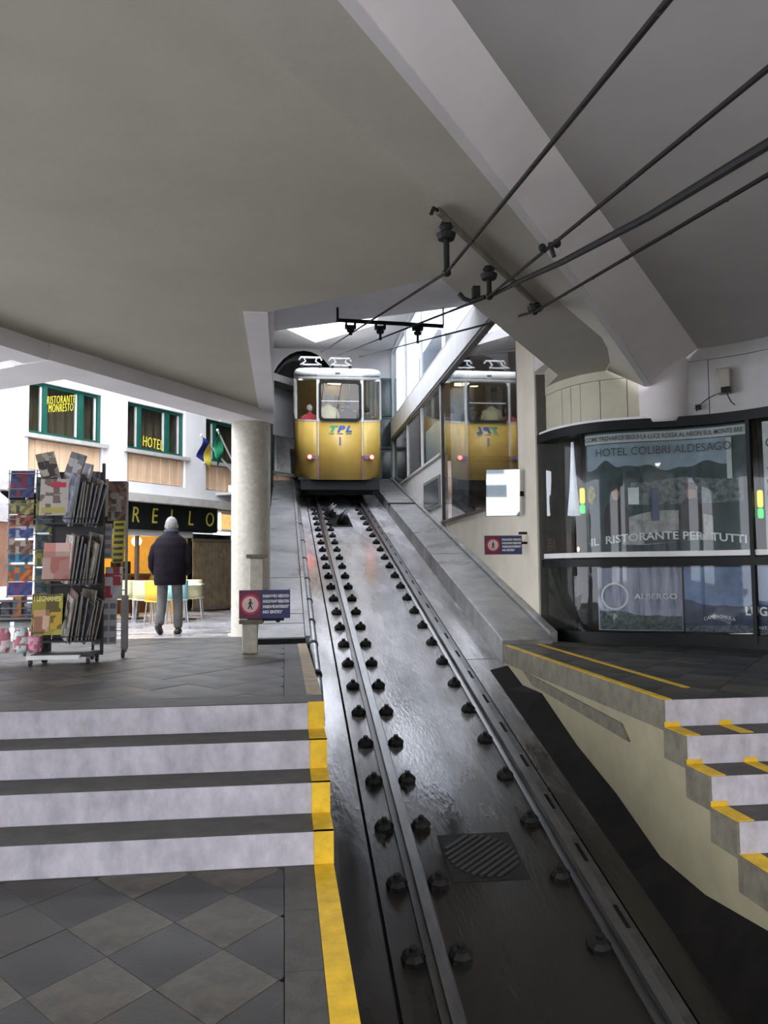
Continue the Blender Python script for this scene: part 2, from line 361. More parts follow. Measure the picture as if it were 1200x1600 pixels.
obj('tube', MB().tube([(.325, 7.35, gz(7.35)+.02), (.322, 8, gz(8)+.06), (.318, 9, gz(9)+.09), (.318, 18.2, gz(18.2)+.09)], [.03, .042, .045, .045], 10), m_zinc, pp, smooth=True)
for y in (8.2, 9.1, 9.9, 10.8, 11.9, 13.2, 14.6, 16.2):
    obj('collar', MB().tube([(.318, y, gz(y)+.09), (.318, y+.06, gz(y+.06)+.09)], .053, 10), m_iron, pp)

# ------------------------------------------------------------------ ceilings, beams, columns
CZ = 3.6
P1, P2, P3 = (-.13, 6.8), (1.16, 5.88), (3.02, 8.76)
cl = [(-8, -3.2), (-5.2, -3.2), (-.30, 2.99), (.77, 4.41), P2, (-.145, 6.815), (-.16, 11.3), (-2.3, 8.06), (-2.6, 7.5), (-5.3, 2.2), (-8, 2.2)]
# left ceiling lies a little above the soffit of the diagonal beam
struct(obj('ceiling_left', MB().prism([(x, y, CZ+.012) for x, y in cl], (0, 0, .4)), m_ceil), 'smooth cream-grey ceiling over the left floor')
UZ = 3.75
nB = 24
struct(obj('ceiling_edge', MB().prism([(x, y, CZ) for x, y in [(.77, 4.41), (3.02, 7.38), (3.36, 8.1), (3.48, 8.55), (3.1, 9.2), (3.1, 9.5), P3, P2]], (0, 0, .3)), m_soffit), 'strip of ceiling along the right edge of the opening')
def lerp3(P, t):
    n = len(P)-1; k = min(n-1, int(t*n)); f = t*n-k; return tuple(P[k][i]+(P[k+1][i]-P[k][i])*f for i in range(3))
Bl = [(-3.73, -3.2, CZ), (.2, 2.95, CZ)]; Al = [(-3.33, -3.2, UZ), (.66, 3.1, UZ)]
for k in range(1, nB+1):
    s_ = k/nB; Bl.append((.2+3.58*s_, 2.95+5.27*s_, CZ-.24*s_**2.5)); Al.append((.66+3.66*s_, 3.1+5.0*s_, UZ))
Cl = [(-5.2, -3.2, CZ), (-.30, 2.99, CZ)]
cpath = [(-.30, 2.99, CZ), (.77, 4.41, CZ)]
cp2 = [(.77, 4.41, CZ), (3.02, 7.38, CZ)]; cp3 = [(3.02, 7.38, CZ), (3.36, 8.1, CZ), (3.48, 8.5, CZ)]
for k in range(1, nB+1):
    s_ = k/nB; Cl.append(lerp3(cpath, s_/.25) if s_ <= .25 else (lerp3(cp2, (s_-.25)/.65) if s_ <= .9 else lerp3(cp3, (s_-.9)/.1)))
n = len(Bl)
db = struct(obj('beam_diagonal', MB().add(Bl+Cl, [(i, i+1, n+i+1, n+i) for i in range(n-1)] + [(n-1, 2*n-1, 2*n-2)]), m_soffit, smooth=True), 'broad diagonal roof beam with its near face coloured as if brightly lit')
obj('near_face', MB().add(Bl+Al, [(i, i+1, n+i+1, n+i) for i in range(n-1)]), mat('beam_face_lit', (.84, .78, .77), .9, var=.04, scale=1.5, bump=.12), db, smooth=True)  # near face coloured paler and pinker to imitate the light falling on it
lip = MB()
for a, c in zip(Bl[:-1], Bl[1:]):
    a = Vector(a); c = Vector(c); d = (c-a).normalized(); nn = Vector((d.y, -d.x, 0))
    lip.prism([a, c, c+nn*.06+Vector((0, 0, .004)), a+nn*.06+Vector((0, 0, .004))], (0, 0, .012))
obj('edge_bead', lip, m_beam, db)
ct = MB().prism([(-3.33, -3.2, UZ), (.66, 3.1, UZ), (3.2, 6.65, UZ), (4.32, 8.1, UZ), (4.3, 8.4, UZ), (7.5, 8.4, UZ), (7.5, -3.2, UZ)], (0, 0, .4))
struct(obj('ceiling_right', ct, mat('ceiling_grey', (.50, .475, .46), .9, var=.05, scale=1.3, bump=.1)), 'flat grey ceiling right of the diagonal beam')
struct(obj('roof_shop', MB().prism([(2.97, 8.0, 3.80), (7.5, 8.0, 3.80), (7.5, 9.75, 3.80), (2.97, 9.75, 3.80)], (0, 0, .3)), m_beam), 'roof slab over the shop')
# column where the beam meets the shop front
cm = MB().rings([[(4.04+rx*math.cos(t)*1.0, 8.38+ry*math.sin(t), z) for t in [2*math.pi*k/28 for k in range(28)]] for rx, ry, z in ((.24, .25, 2.99), (.26, .27, 3.05), (.27, .28, 3.4), (.30, .30, 3.76))])
struct(obj('column_shop', cm, m_beam, smooth=True), 'rounded pale column head above the shop window')
# left eaves beams
def beam(name, a, c, w, z0, z1, m, label, side=1):
    a = Vector((*a, z0)); c = Vector((*c, z0)); d = (c-a).normalized(); n = Vector((-d.y, d.x, 0))*w*side
    return struct(obj(name, MB().prism([a, c, c+n, a+n], (0, 0, z1-z0)), m), label)
beam('beam_eaves', (-2.16, 7.93), (-.13, 11.22), .48, 3.45, 4.1, m_beam, 'eaves beam running from the round column to the left')
beam('beam_corner', (-2.18, 7.93), (-5.2, 2.2), .30, 3.45, 4.1, m_beam, 'short return beam at the left edge of the ceiling', -1)
beam('beam_canopy', (-2.16, 7.95), (-6.0, 10.6), .62, 3.458, 4.1, m_beam, 'canopy edge beam above the square', -1)
struct(obj('ceiling_canopy', MB().prism([(-2.3, 7.9, 3.48), (-6, 10.4, 3.48), (-8, 8, 3.48), (-5.2, 2.2, 3.48)], (0, 0, .3)), m_beam), 'pale canopy soffit at the far left')
beam('beam_fill', (-.62, 10.9), (-.14, 11.35), .35, 3.47, 4.2, m_beam, 'beam end resting on the round column')
cc = (-.44, 11.22)
struct(obj('column_round', MB().lathe((cc[0], cc[1], 0), [(.30, .45), (.30, .64), (.258, .645), (.258, 3.46)], 40), m_conc, smooth=False), 'round concrete column beside the incline')
for p_ in bpy.data.objects['column_round'].data.polygons: p_.use_smooth = abs(p_.normal.z) < .5
# opening over the incline: side walls, flat slab, high ceiling with a skylight
struct(obj('wall_opening_left', MB().box((-.33, 6.8, CZ+.0), (-.13, 11.36, 7.7)), m_beam), 'side wall of the ceiling opening above the column')
e = Vector((P2[0]-P1[0], P2[1]-P1[1], 0)).normalized(); n_ = Vector((e.y, -e.x, 0))
struct(obj('wall_opening_near', MB().prism([P1+(CZ+.02,), P2+(CZ+.02,), (P2[0]+n_.x*.15, P2[1]+n_.y*.15, CZ+.02), (P1[0]+n_.x*.15, P1[1]+n_.y*.15, CZ+.02)], (0, 0, 2.1)), m_beam), 'near side of the ceiling opening')
e = Vector((P3[0]-P2[0], P3[1]-P2[1], 0)).normalized(); n_ = Vector((e.y, -e.x, 0))
struct(obj('wall_opening_right', MB().prism([P2+(CZ+.1,), P3+(CZ+.1,), (P3[0]+n_.x*.15, P3[1]+n_.y*.15, CZ+.1), (P2[0]+n_.x*.15, P2[1]+n_.y*.15, CZ+.1)], (0, 0, 2.1)), m_beam), 'right side of the ceiling opening')
struct(obj('ceiling_slab', MB().add([(-.35, 6.98, 3.9), (1.2, 5.86, 3.9), (3.05, 8.75, 4.45), (3.05, 12.12, 5.5), (-.35, 13.95, 5.5), (-.35, 9.0, 4.9), (1.3, 8.4, 4.9), (3.05, 10.2, 5.2)], [(0, 1, 6, 5), (1, 2, 7, 6), (5, 6, 7, 3, 4)]), mat('slab_white', (.90, .89, .91), .8, var=.03), smooth=True), 'pale slab crossing above the ceiling opening')
HZ = 7.5
hole = [(-.28, 20.0), (.85, 21.75), (2.28, 20.0), (2.2, 18.4), (2.85, 17.2), (2.85, 12.6), (-.28, 14.2)]
outer = [(-.8, 11), (-.8, 22.6), (3.1, 22.6), (3.1, 11)]
b = MB()
for z in (HZ, HZ+.25): b.add([(x, y, z) for x, y in outer+hole], [(0, 1, 4, 10), (1, 5, 4), (1, 2, 6, 5), (2, 7, 6), (2, 8, 7), (2, 3, 9, 8), (3, 0, 10, 9)])
b.add([(x, y, z) for z in (HZ, HZ+.25) for x, y in hole], [(i, (i+1) % 7, 7+(i+1) % 7, 7+i) for i in range(7)])
struct(obj('ceiling_high', b, m_beam), 'high ceiling over the funicular car with a skylight')
struct(obj('window_skylight', MB().prism([(x, y, HZ+.2) for x, y in hole], (0, 0, .01)), glass('skylight_glass', (.98, .99, 1), .02, 1.15)), 'bright skylight above the funicular car')
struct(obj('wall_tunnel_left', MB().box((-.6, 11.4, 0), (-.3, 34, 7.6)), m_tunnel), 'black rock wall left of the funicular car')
# tunnel portal
b = MB(); arc = [(.55+1.0*math.cos(a), 6.0+1.45*math.sin(a)) for a in [math.pi*k/16 for k in range(17)]]
arc = [(1.55, 2.5)] + arc + [(-.45, 2.5)]
top = [(3.1, 2.5)] + [(3.1, 6.0)] + [(3.1+(-.7-3.1)*k/14, 7.6) for k in range(15)] + [(-.7, 6)] + [(-.7, 2.5)]
top = [(3.1, 2.5)] + [(max(-.7, min(3.1, 1.0+3.2*math.cos(math.pi*k/16))), min(7.6, 6.0+3*math.sin(math.pi*k/16))) for k in range(17)] + [(-.7, 2.5)]
n = len(arc)
b.add([(x, 22.4, z) for x, z in arc] + [(x, 22.4, z) for x, z in top], [(i, i+1, n+i+1, n+i) for i in range(n-1)])
struct(obj('wall_portal', b, m_beam), 'pale wall around the tunnel mouth')
b = MB(); b.rings([[(x, y, z+SL*(y-22.4)) for x, z in arc] for y in (22.4, 40)], close=False)
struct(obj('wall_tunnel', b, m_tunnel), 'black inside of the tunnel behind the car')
struct(obj('wall_tunnel_end', MB().box((-1, 39, 4), (3, 39.2, 11.4)), m_tunnel), 'dark end of the tunnel')
# ------------------------------------------------------------------ right-hand building along the incline
m_fr = mat('window_frame_white', (.72, .72, .70), .5, var=.05)
m_frd = mat('window_frame_brown', (.10, .075, .06), .5, var=.1)
m_gl = glass('pane_glass', (.93, .94, .94), .01, 1.65)
m_green = mat('green_frame', (.01, .10, .075), .4, var=.1)
WX = 2.96
def yz(name, poly, x0, x1, m, parent=None, **k): return obj(name, MB().prism([(x0, y, z) for y, z in poly], (x1-x0, 0, 0)), m, parent, **k)
wR = struct(yz('wall_right', [(9.45, gz(9.45)), (15.32, gz(15.32)), (15.32, 2.32), (10.2, 2.34), (10.2, 5.05), (9.45, 5.05)], WX, WX+.12, mat('cream_wall', (.74, .68, .55), .8, var=.06, scale=2)), 'cream wall beside the incline')
wR2 = struct(yz('wall_right_upper', [(15.32, gz(15.32)-.2), (22.4, gz(22.4)-.2), (22.4, 3.66), (15.32, 3.62)], WX, WX+.12, m_white), 'white wall below the long window beside the car')
yz('floor_band', [(9.45, 5.05), (22.4, 5.02), (22.4, 5.5), (9.45, 5.5)], WX-.05, WX+.14, m_white, wR2)
yz('floor_band_edge', [(9.5, 5.0), (22.4, 4.97), (22.4, 5.03), (9.5, 5.05)], WX-.03, WX+.14, mat('grey_trim', (.3, .29, .28), .6), wR2)
yz('floor_band_edge', [(9.5, 5.5), (22.4, 5.5), (22.4, 5.54), (9.5, 5.54)], WX-.03, WX+.14, MATS['grey_trim'], wR2)
def pane_window(name, label, y0, y1, z0, z1, mull, fm, x=WX+.03, w=.035, gm=None):
    t = sgroup(name, label, (x, y0, z0)); fmt = MATS[fm] if isinstance(fm, str) else fm
    obj('sill', MB().box((x-.06, y0-.02, z0-.05), (x+.04, y1+.02, z0)), fmt, t)
    obj('head', MB().box((x-.03, y0, z1-w), (x+.04, y1, z1)), fmt, t)
    e = [y0] + list(mull) + [y1]
    for y in e: obj('mullion', MB().box((x-.03, y-w/2, z0), (x+.03, y+w/2, z1)), fmt, t)
    for a, c in zip(e, e[1:]): obj('pane', MB().box((x-.004, a+w/2, z0), (x+.004, c-w/2, z1-w)), gm or m_gl, t)
    return t
pane_window('window_1', 'tall lower window reflecting the yellow car', 10.2, 15.3, 2.36, 5.03, (), m_frd)
pane_window('window_2', 'long sloping-cut window beside the car', 15.34, 22.35, 3.66, 5.0, (17.62, 19.7), m_fr)
pane_window('window_3', 'upper glazing above the white floor band', 9.6, 22.35, 5.56, 7.48, (12.1, 15.1, 17.6, 19.9), m_fr, gm=glass('tinted_glass', (.78, .82, .86), .02, 1.45))
t = sgroup('window_4', 'small dark window low in the white wall', (WX, 15.5, 2.7))
obj('frame', MB().box((WX-.03, 15.42, 2.66), (WX, 17.22, 3.26)), MATS['grey_trim'], t)
obj('pane', MB().box((WX-.036, 15.5, 2.72), (WX-.028, 17.14, 3.2)), mat('dull_pane', (.16, .18, .19), .15, var=.1), t)
# rooms behind those windows
struct(obj('wall_room_back', MB().box((4.6, 9.6, 1.5), (4.7, 22.4, 5.0)), mat('tan_room_wall', (.42, .27, .15), .8, var=.1)), 'tan back wall of the room behind the window')
struct(obj('floor_room', MB().box((3.1, 9.6, 2.2), (4.6, 15.3, 2.3)), mat('room_floor', (.2, .13, .08), .6)), 'floor of the room behind the lower window')
struct(obj('floor_room_upper', MB().box((3.1, 15.3, 3.5), (4.6, 22.4, 3.6)), MATS['room_floor']), 'floor of the room beside the car')
struct(obj('ceiling_room', MB().box((3.1, 9.4, 5.06), (7.5, 22.4, 5.4)), m_white), 'floor slab between the two storeys')
struct(obj('wall_room_end', MB().box((3.1, 9.5, 1.4), (4.7, 9.6, 5.06)), MATS['tan_room_wall']), 'end wall of the room behind the window')
struct(obj('wall_room_mid', MB().box((3.4, 15.34, 2.2), (4.6, 15.42, 5.06)), mat('room_partition', (.38, .36, .33), .8)), 'partition between the two rooms')
struct(obj('wall_room_far', MB().box((3.1, 22.4, 2), (4.7, 22.5, 5.06)), MATS['room_partition']), 'far end of the rooms')
cu = thing('curtain', 'pale blue curtain hanging at the far end of the lower window', 'curtain', (3.15, 14.3, 2.4))
n = 60; rows = []
for z in (2.42, 3.2, 4.98):
    rows.append([(3.16+.05*math.sin(i*.95)+.015*math.sin(i*2.3), 14.0+1.22*i/n, z) for i in range(n+1)])
b = MB().rings(rows, close=False)
obj('cloth', b, mat('curtain_cloth', (.62, .68, .72), .9, var=.1, scale=4), cu, smooth=True).modifiers.new('s', 'SOLIDIFY').thickness = .004
obj('curtain_rail', MB().box((3.13, 13.9, 4.98), (3.19, 15.25, 5.0)), m_fr, cu)
bl = thing('roller_blind', 'pale turquoise blind drawn in the long window', 'blind', (3.1, 15.4, 3.7))
obj('blind_panel', MB().box((3.06, 15.42, 3.68), (3.07, 16.42, 4.42)), mat('blind_cloth', (.55, .76, .80), .8, var=.05), bl)
obj('blind_panel', MB().box((3.06, 16.46, 3.68), (3.07, 17.6, 4.42)), MATS['blind_cloth'], bl)
struct(obj('glazing_screen', MB().box((4.0, 15.1, 5.4), (4.1, 24, 7.7)), mat('blue_grey_screen', (.17, .19, .22), .8, var=.05)), 'blue-grey screen added behind the upper glazing to cut the bright sky')  # screen added behind the glazing to hold back the bright sky
# green framed strip windows on the return beside the car
gt = sgroup('window_5', 'narrow dark green framed windows at the back beside the car', (2.6, 22.3, 3.8))
for z0, z1 in ((3.8, 4.7), (4.75, 5.6), (5.65, 6.7)):
    obj('frame', MB().box((2.62, 22.28, z0), (2.94, 22.39, z1)), m_green, gt)
    obj('pane', MB().box((2.66, 22.265, z0+.05), (2.90, 22.285, z1-.05)), mat('dark_pane', (.02, .035, .035), .1), gt)

# ------------------------------------------------------------------ curved shop front
KP = [(3.02,9.62),(3.04,9.3),(3.09,9.02),(3.22,8.72),(3.42,8.5),(3.75,8.32),(4.05,8.2),(4.35,8.02),(4.6,7.78),(4.82,7.45),(5.02,7.1),(5.2,6.7)]
def crom(P, n=12):
    P = [Vector(p) for p in P]; P = [2*P[0]-P[1]] + P + [2*P[-1]-P[-2]]; o = []
    for i in range(1, len(P)-2):
        for k in range(n):
            t = k/n; a, b, c, d = P[i-1:i+3]
            o.append(.5*((2*b)+(c-a)*t+(2*a-5*b+4*c-d)*t*t+(3*b-a-3*c+d)*t**3))
    return o + [P[-2]]
KC = crom(KP); KS = [0]
for a, b_ in zip(KC, KC[1:]): KS.append(KS[-1] + (b_-a).length)
def K(u, z, off=0.):
    u = max(0, min(KS[-1]-1e-6, u)); i = max(k for k in range(len(KS)-1) if KS[k] <= u)
    t = (u-KS[i])/(KS[i+1]-KS[i]); p = KC[i].lerp(KC[i+1], t)
    d = (KC[min(i+2, len(KC)-1)]-KC[max(i-1, 0)]).normalized(); n = Vector((-abs(d.y) if d.y < 0 else d.y, -abs(d.x)))
    n = Vector((d.y, -d.x))
    return (p.x+n.x*off, p.y+n.y*off, z)
def kband(u0, u1, z0, z1, o0, o1, du=.06):
    g = .02; U = [u0] + [g*k for k in range(int(u0/g)+1, int(u1/g)+1) if u0+1e-4 < g*k < u1-1e-4] + [u1]
    return MB().rings([[K(u, z0, o0), K(u, z1, o0), K(u, z1, o1), K(u, z0, o1)] for u in U])
def kprint(u0, u1, flo, fhi, off, n=None):      # flat print between two height functions, cut on a common grid
    g = .02; U = [u0] + [g*k for k in range(int(u0/g)+1, int(u1/g)+1) if u0+1e-4 < g*k < u1-1e-4] + [u1]
    if n and len(U) < n: U = [u0+(u1-u0)*i/n for i in range(n+1)]
    n = len(U)-1; b = MB()
    lo = [K(u, flo(u) if callable(flo) else flo, off) for u in U]; hi = [K(u, fhi(u) if callable(fhi) else fhi, off) for u in U]
    return b.add(lo+hi, [(i, i+1, n+2+i, n+1+i) for i in range(n)])
def ktext(s, u0, u1, z, h, off, arch=0., bold=0., shear=0.):
    mb = text_mb(s, 1, 0, 'LEFT', shear, bold); xs = [v[0] for v in mb.v]; ysx = [v[1] for v in mb.v]
    x0, x1, y0, y1 = min(xs), max(xs), min(ysx), max(ysx)
    return mb.map(lambda x, y, q: K(u0+(x-x0)/(x1-x0)*(u1-u0), z + ((y-y0)/(y1-y0)-.5)*h + (arch(u0+(x-x0)/(x1-x0)*(u1-u0)) if arch else 0), off))
UE = 3.6
ks = thing('corner_shop', 'curved dark shop front with glazed posters beside the steps', 'shop front', (4.0, 8.3, PZ))
m_kgl = glass('shop_glass', (.88, .92, .92), .02, 1.36)
obj('plinth', kband(0, UE, PZ-.05, .78, .02, -.1), m_black, ks)
obj('gutter', kband(0, UE, 2.93, 3.03, .05, -.15), m_black, ks)
obj('gutter_lip', kband(0, 1.72, 3.02, 3.06, .03, -.2), m_white, ks)
obj('mid_rail', kband(0.02, UE, 1.475, 1.56, .03, -.05), m_black, ks)
obj('white_strip', kband(.12, UE, 1.575, 1.63, .006, -.03), m_white, ks)
for u in (.03, 2.68): obj('upright', MB().prism([K(u-.02, .7, .03), K(u+.02, .7, .03), K(u+.02, .7, -.04), K(u-.02, .7, -.04)], (0, 0, 2.25)), MATS['grey_trim'] if u < 1 else m_black, ks)
for i, (a, c) in enumerate(((.05, 1.0), (1.0, 1.9), (1.9, 2.68), (2.7, UE))):
    obj('glass_pane', kprint(a, c, 1.6, 2.95, 0), m_kgl, ks, smooth=True)
    obj('glass_pane', kprint(a, c, .78, 1.48, 0), m_kgl, ks, smooth=True)
seams = [0.0, .62, .78, .93, 1.19, 1.49, 1.8, 2.3, 2.95, UE]
for a, c in zip(seams, seams[1:]):
    obj('fascia_panel', kband(a+.004, c-.004, 3.03, 3.5 if c < 1.9 else 3.62, -.06, -.1), mat('fascia_cream', (.50, .47, .36), .7, var=.05) if c < 1.9 else mat('fascia_grey', (.42, .41, .40), .7, var=.05), ks)
obj('fascia_top', kband(0, 1.8, 3.505, 3.82, -.055, -.12), MATS['fascia_cream'], ks); obj('fascia_top', kband(1.8, UE, 3.625, 3.82, -.055, -.12), MATS['fascia_grey'], ks)
obj('fascia_back', kband(0, UE, 3.0, 3.8, -.1, -.13), MATS['grey_trim'], ks)
# prints
m_ink = mat('poster_ink', (.03, .035, .03), .6); m_paper = mat('poster_paper', (.42, .44, .43), .6, var=.1)
m_lett = mat('poster_white', (.62, .64, .64), .6)
def ridge(u0, base, amp, seed):
    rr = random.Random(seed); ph = [rr.uniform(0, 6) for _ in range(6)]
    return lambda u: base + amp*(.55*math.sin(3.1*(u-u0)+ph[0]) + .25*math.sin(8*(u-u0)+ph[1]) + .13*math.sin(19*(u-u0)+ph[2]) + .05*math.sin(41*(u-u0)+ph[3]))
po = thing('poster', 'large restaurant poster with mountains filling the upper shop window', 'poster', K(1.8, 1.6, -.03))
obj('backing', kband(1.0, 2.64, 1.63, 2.92, -.034, -.04), mat('poster_dark', (.022, .048, .05), .6, var=.4, scale=4), po)
obj('heading_strip', kprint(1.0, 2.64, 2.80, 2.90, -.029), m_paper, po)
obj('sky_print', kprint(1.02, 2.5, 2.42, 2.79, -.031), mat('poster_sky', (.22, .28, .33), .6, var=.2, scale=3), po)
def mtn(u):
    return 2.52 + .13*math.exp(-((u-1.25)/.09)**2) + .03*math.sin(u*9) + .015*math.sin(u*23)
obj('mountain_print', kprint(1.02, 2.5, 2.2, mtn, -.026), mat('poster_mountain', (.012, .04, .042), .6, var=.4, scale=9), po)
obj('lake_print', kprint(1.5, 2.6, 2.12, lambda u: 2.38+.02*math.sin(u*7), -.023), mat('poster_shore', (.16, .18, .18), .6, col2=(.015, .03, .03), scale=22), po)
obj('table_print', kprint(1.4, 2.3, lambda u: 1.72-.02*math.sin(u*5), lambda u: 1.98+.08*math.sin((u-1.4)*3.4), -.020), mat('poster_cloth', (.36, .36, .33), .6, var=.3, scale=8), po)
obj('side_strip', kprint(2.45, 2.5, 2.2, 2.78, -.024), m_paper, po)
def fig(u, z, w, hat):
    g = obj('figure_print', kprint(u-w, u+w, 1.8, lambda q: 2.02+.16*math.sqrt(max(0, 1-((q-u)/w)**2)), -.017), mat('poster_coat', (.012, .012, .014), .6), po)
    obj('face_print', kprint(u-.045, u+.045, lambda q: z-.07*math.sqrt(max(0, 1-((q-u)/.045)**2)), lambda q: z+.07*math.sqrt(max(0, 1-((q-u)/.045)**2)), -.014, 10), mat('poster_skin', (.34, .17, .12), .6), g)
    obj('hair_print', kprint(u-.055, u+.055, z+.03, lambda q: z+.02+.085*math.sqrt(max(0, 1-((q-u)/.055)**2)), -.011, 10), m_ink, g)
    if hat: obj('hat_print', kprint(u+.13, u+.24, z-.12, z+.06, -.014, 4), m_lett, g)
fig(1.34, 2.25, .13, True); fig(2.09, 2.24, .12, False)
obj('cup_print', kprint(1.70, 1.78, 1.95, lambda q: 2.3+.0*q, -.014, 4), mat('poster_blue', (.03, .06, .13), .6), po)
obj('sunflower_print', kprint(1.02, 1.12, lambda q: 2.25-.1*math.sqrt(max(0, 1-((q-1.07)/.05)**2)), lambda q: 2.25+.1*math.sqrt(max(0, 1-((q-1.07)/.05)**2)), -.014, 10), mat('poster_yellow', (.32, .28, .06), .6, var=.5, scale=25), po)
obj('lettering', ktext('COME TROVARCI? SEGUI LA LUCE ROSSA AL NEON SUL MONTE BRE', 1.02, 2.62, 2.85, .05, -.008, bold=.008), m_ink, po)
obj('lettering', ktext('HOTEL COLIBRI ALDESAGO', 1.14, 2.5, 2.70, .085, -.008), mat('poster_grey_ink', (.05, .055, .055), .6), po)
obj('banner_print', kprint(1.62, 2.05, lambda u: 1.70+.06*(u-1.5), lambda u: 1.80+.1*(u-1.5), -.008), m_ink, po)
ar = lambda u: .06*math.sin((u-1.05)/1.58*math.pi)
obj('lettering', ktext('IL  RISTORANTE PER  TUTTI', 1.06, 2.62, 1.735, .085, -.006, arch=ar, bold=.02), m_lett, po)
p2 = thing('poster', 'narrow pale poster with scattered capital letters at the right edge of the shop window', 'poster', K(2.9, 1.6, -.03))
obj('backing', kband(2.80, 3.3, 1.63, 2.9, -.034, -.04), m_paper, p2)
obj('lettering', ktext('C', 2.84, 2.92, 2.68, .09, -.008), m_ink, p2)
for k in range(6): obj('lettering', ktext(('V', 'P', 'P B', 'P', 'B', 'E')[k], 2.84, 2.88 + (.05 if k == 2 else 0), 2.42-.12*k, .04, -.008), m_ink, p2)
p3 = thing('poster', 'silvery hotel poster with painted-in reflections behind the lower left shop glass', 'poster', K(1.5, .8, -.03))
obj('backing', kband(1.11, 1.98, .80, 1.46, -.034, -.04), mat('poster_silver_reflections', (.36, .36, .46), .5, var=.4, scale=5, col2=(.12, .12, .17), stretch=(3, 3, .3)), p3)  # pale lilac streaks imitate reflections in the shop glass
obj('emblem_ring', MB().rings([[K(1.30+r*math.cos(a), 1.16+r*1.0*math.sin(a), -.008) for a in [2*math.pi*k/28 for k in range(28)]] for r in (.125, .145)], cap=False), m_lett, p3)
obj('lettering', ktext('ALBERGO', 1.5, 1.93, 1.16, .06, -.008, bold=.02), m_lett, p3)
obj('meadow_print', kprint(1.13, 1.97, .81, ridge(1.1, .97, .05, 4), -.023), mat('poster_meadow', (.06, .09, .08), .6, var=.6, scale=30), p3)
p4 = thing('poster', 'blue mountain lake poster behind the lower right shop glass', 'poster', K(2.5, .8, -.03))
obj('backing', kband(2.0, 3.4, .80, 1.46, -.034, -.04), mat('poster_bluesky', (.10, .17, .32), .5, var=.3, scale=3), p4)
obj('mountain_print', kprint(2.0, 3.4, .80, ridge(2, 1.10, .06, 9), -.026), mat('poster_bluehill', (.012, .025, .07), .6, var=.4, scale=8), p4)
obj('shore_print', kprint(2.0, 3.4, .80, ridge(2, .88, .03, 5), -.021), mat('poster_town', (.08, .09, .11), .6, var=.7, scale=40), p4)
obj('lettering', ktext('LUGANO', 2.58, 3.05, 1.02, .09, -.008, bold=.025), m_lett, p4)
obj('lettering', ktext('CAMPAGNOLA', 2.18, 2.48, .93, .035, -.008, arch=lambda u: .03*math.sin((u-2.18)/.3*math.pi)), m_lett, p4)
obj('lettering', ktext('CASTAGNOLA', 2.66, 3.0, .86, .03, -.008), m_lett, p4)
# shop interior
struct(obj('wall_shop_back', MB().prism([(2.98, 9.42, PZ), (6.8, 9.42, PZ), (6.8, 6.6, PZ), (6.85, 6.6, PZ), (6.85, 9.48, PZ), (2.98, 9.48, PZ)], (0, 0, 3.1)), mat('shop_wall', (.10, .095, .085), .8)), 'dim back wall inside the shop')
struct(obj('ceiling_shop', MB().prism([K(u, 3.0, -.12) for u in [UE*i/14 for i in range(15)]] + [(6.8, 6.6, 3.0), (6.8, 9.62, 3.0)], (0, 0, .03)), MATS['shop_wall']), 'ceiling of the shop')
vz = K(.60, 0, -.2)
va = thing('floor_lamp', 'tall white cone shaped lamp inside the left end of the shop window', 'lamp', (vz[0], vz[1], PZ))
obj('shade', MB().lathe((vz[0], vz[1], 0), [(.001, 2.05), (.075, 2.06), (.045, 2.35), (.03, 2.6), (.015, 2.9)], 20), mat('lamp_white', (.75, .77, .85), .6, emit=(.8, .85, 1), estr=.22), va, smooth=True)
obj('stem', MB().lathe((vz[0], vz[1], 0), [(.16, PZ), (.16, PZ+.02), (.018, PZ+.04), (.018, 2.05)], 14), m_iron, va)
def sig(u, z, label):  # glowing shapes standing in for a traffic light reflected in the glass
    p = K(u, 0, -.06); t = thing('window_light', label, 'light', (p[0], p[1], z-.1), 'coloured reflections in the shop window')  # glow standing in for a traffic light reflected in the glass
    obj('yellow_glint', MB().lathe((p[0], p[1], z+.05), [(.02, 0), (.028, .02), (.028, .15), (.02, .17)], 12), mat('yellow_reflection', (.6, .5, .05), .4, emit=(1, .75, .05), estr=.7), t)
    obj('green_glint', MB().lathe((p[0], p[1], z-.06), [(.02, 0), (.028, .02), (.028, .08), (.02, .10)], 12), mat('green_reflection', (.05, .5, .1), .4, emit=(.05, .9, .15), estr=.6), t)
    obj('rod', MB().tube([(p[0], p[1], z+.2), (p[0], p[1], 2.98)], .008, 6), m_iron, t)
sig(.92, 2.12, 'yellow over green glow for a reflection at the left of the shop window'); sig(2.742, 2.0, 'yellow over green glow for a reflection at the right of the shop window')
# glowing stand-ins for candle-like reflections in the glass, set on a shelf
sh = K(.62, 0, -.45)
tag(obj('glint_shelf', MB().box((sh[0]-.3, sh[1]-.12, 1.55), (sh[0]+.3, sh[1]+.14, 1.6)), m_frd), 'dark shelf carrying glowing stand-ins for small reflections inside the shop window', 'shelf')
for i in range(4):
    x = sh[0]-.2+.13*i; y = sh[1]-.05
    t = thing('candle_reflection', 'small warm glow for a reflection on the shop shelf, %s from the left' % ('first', 'second', 'third', 'fourth')[i], 'candle', (x, y, 1.6), 'small warm reflections on the shop shelf')  # glow standing in for a candle-like reflection in the glass
    obj('glint_base', MB().lathe((x, y, 1.6), [(.02, 0), (.024, .05), (.02, .05), (.018, .01)], 10), m_frd, t)
    obj('warm_glint', MB().ball((x, y, 1.675), (.011, .011, .026), 8, 6), mat('warm_glint_glow', (.9, .5, .2), .5, emit=(1, .6, .25), estr=9), t)
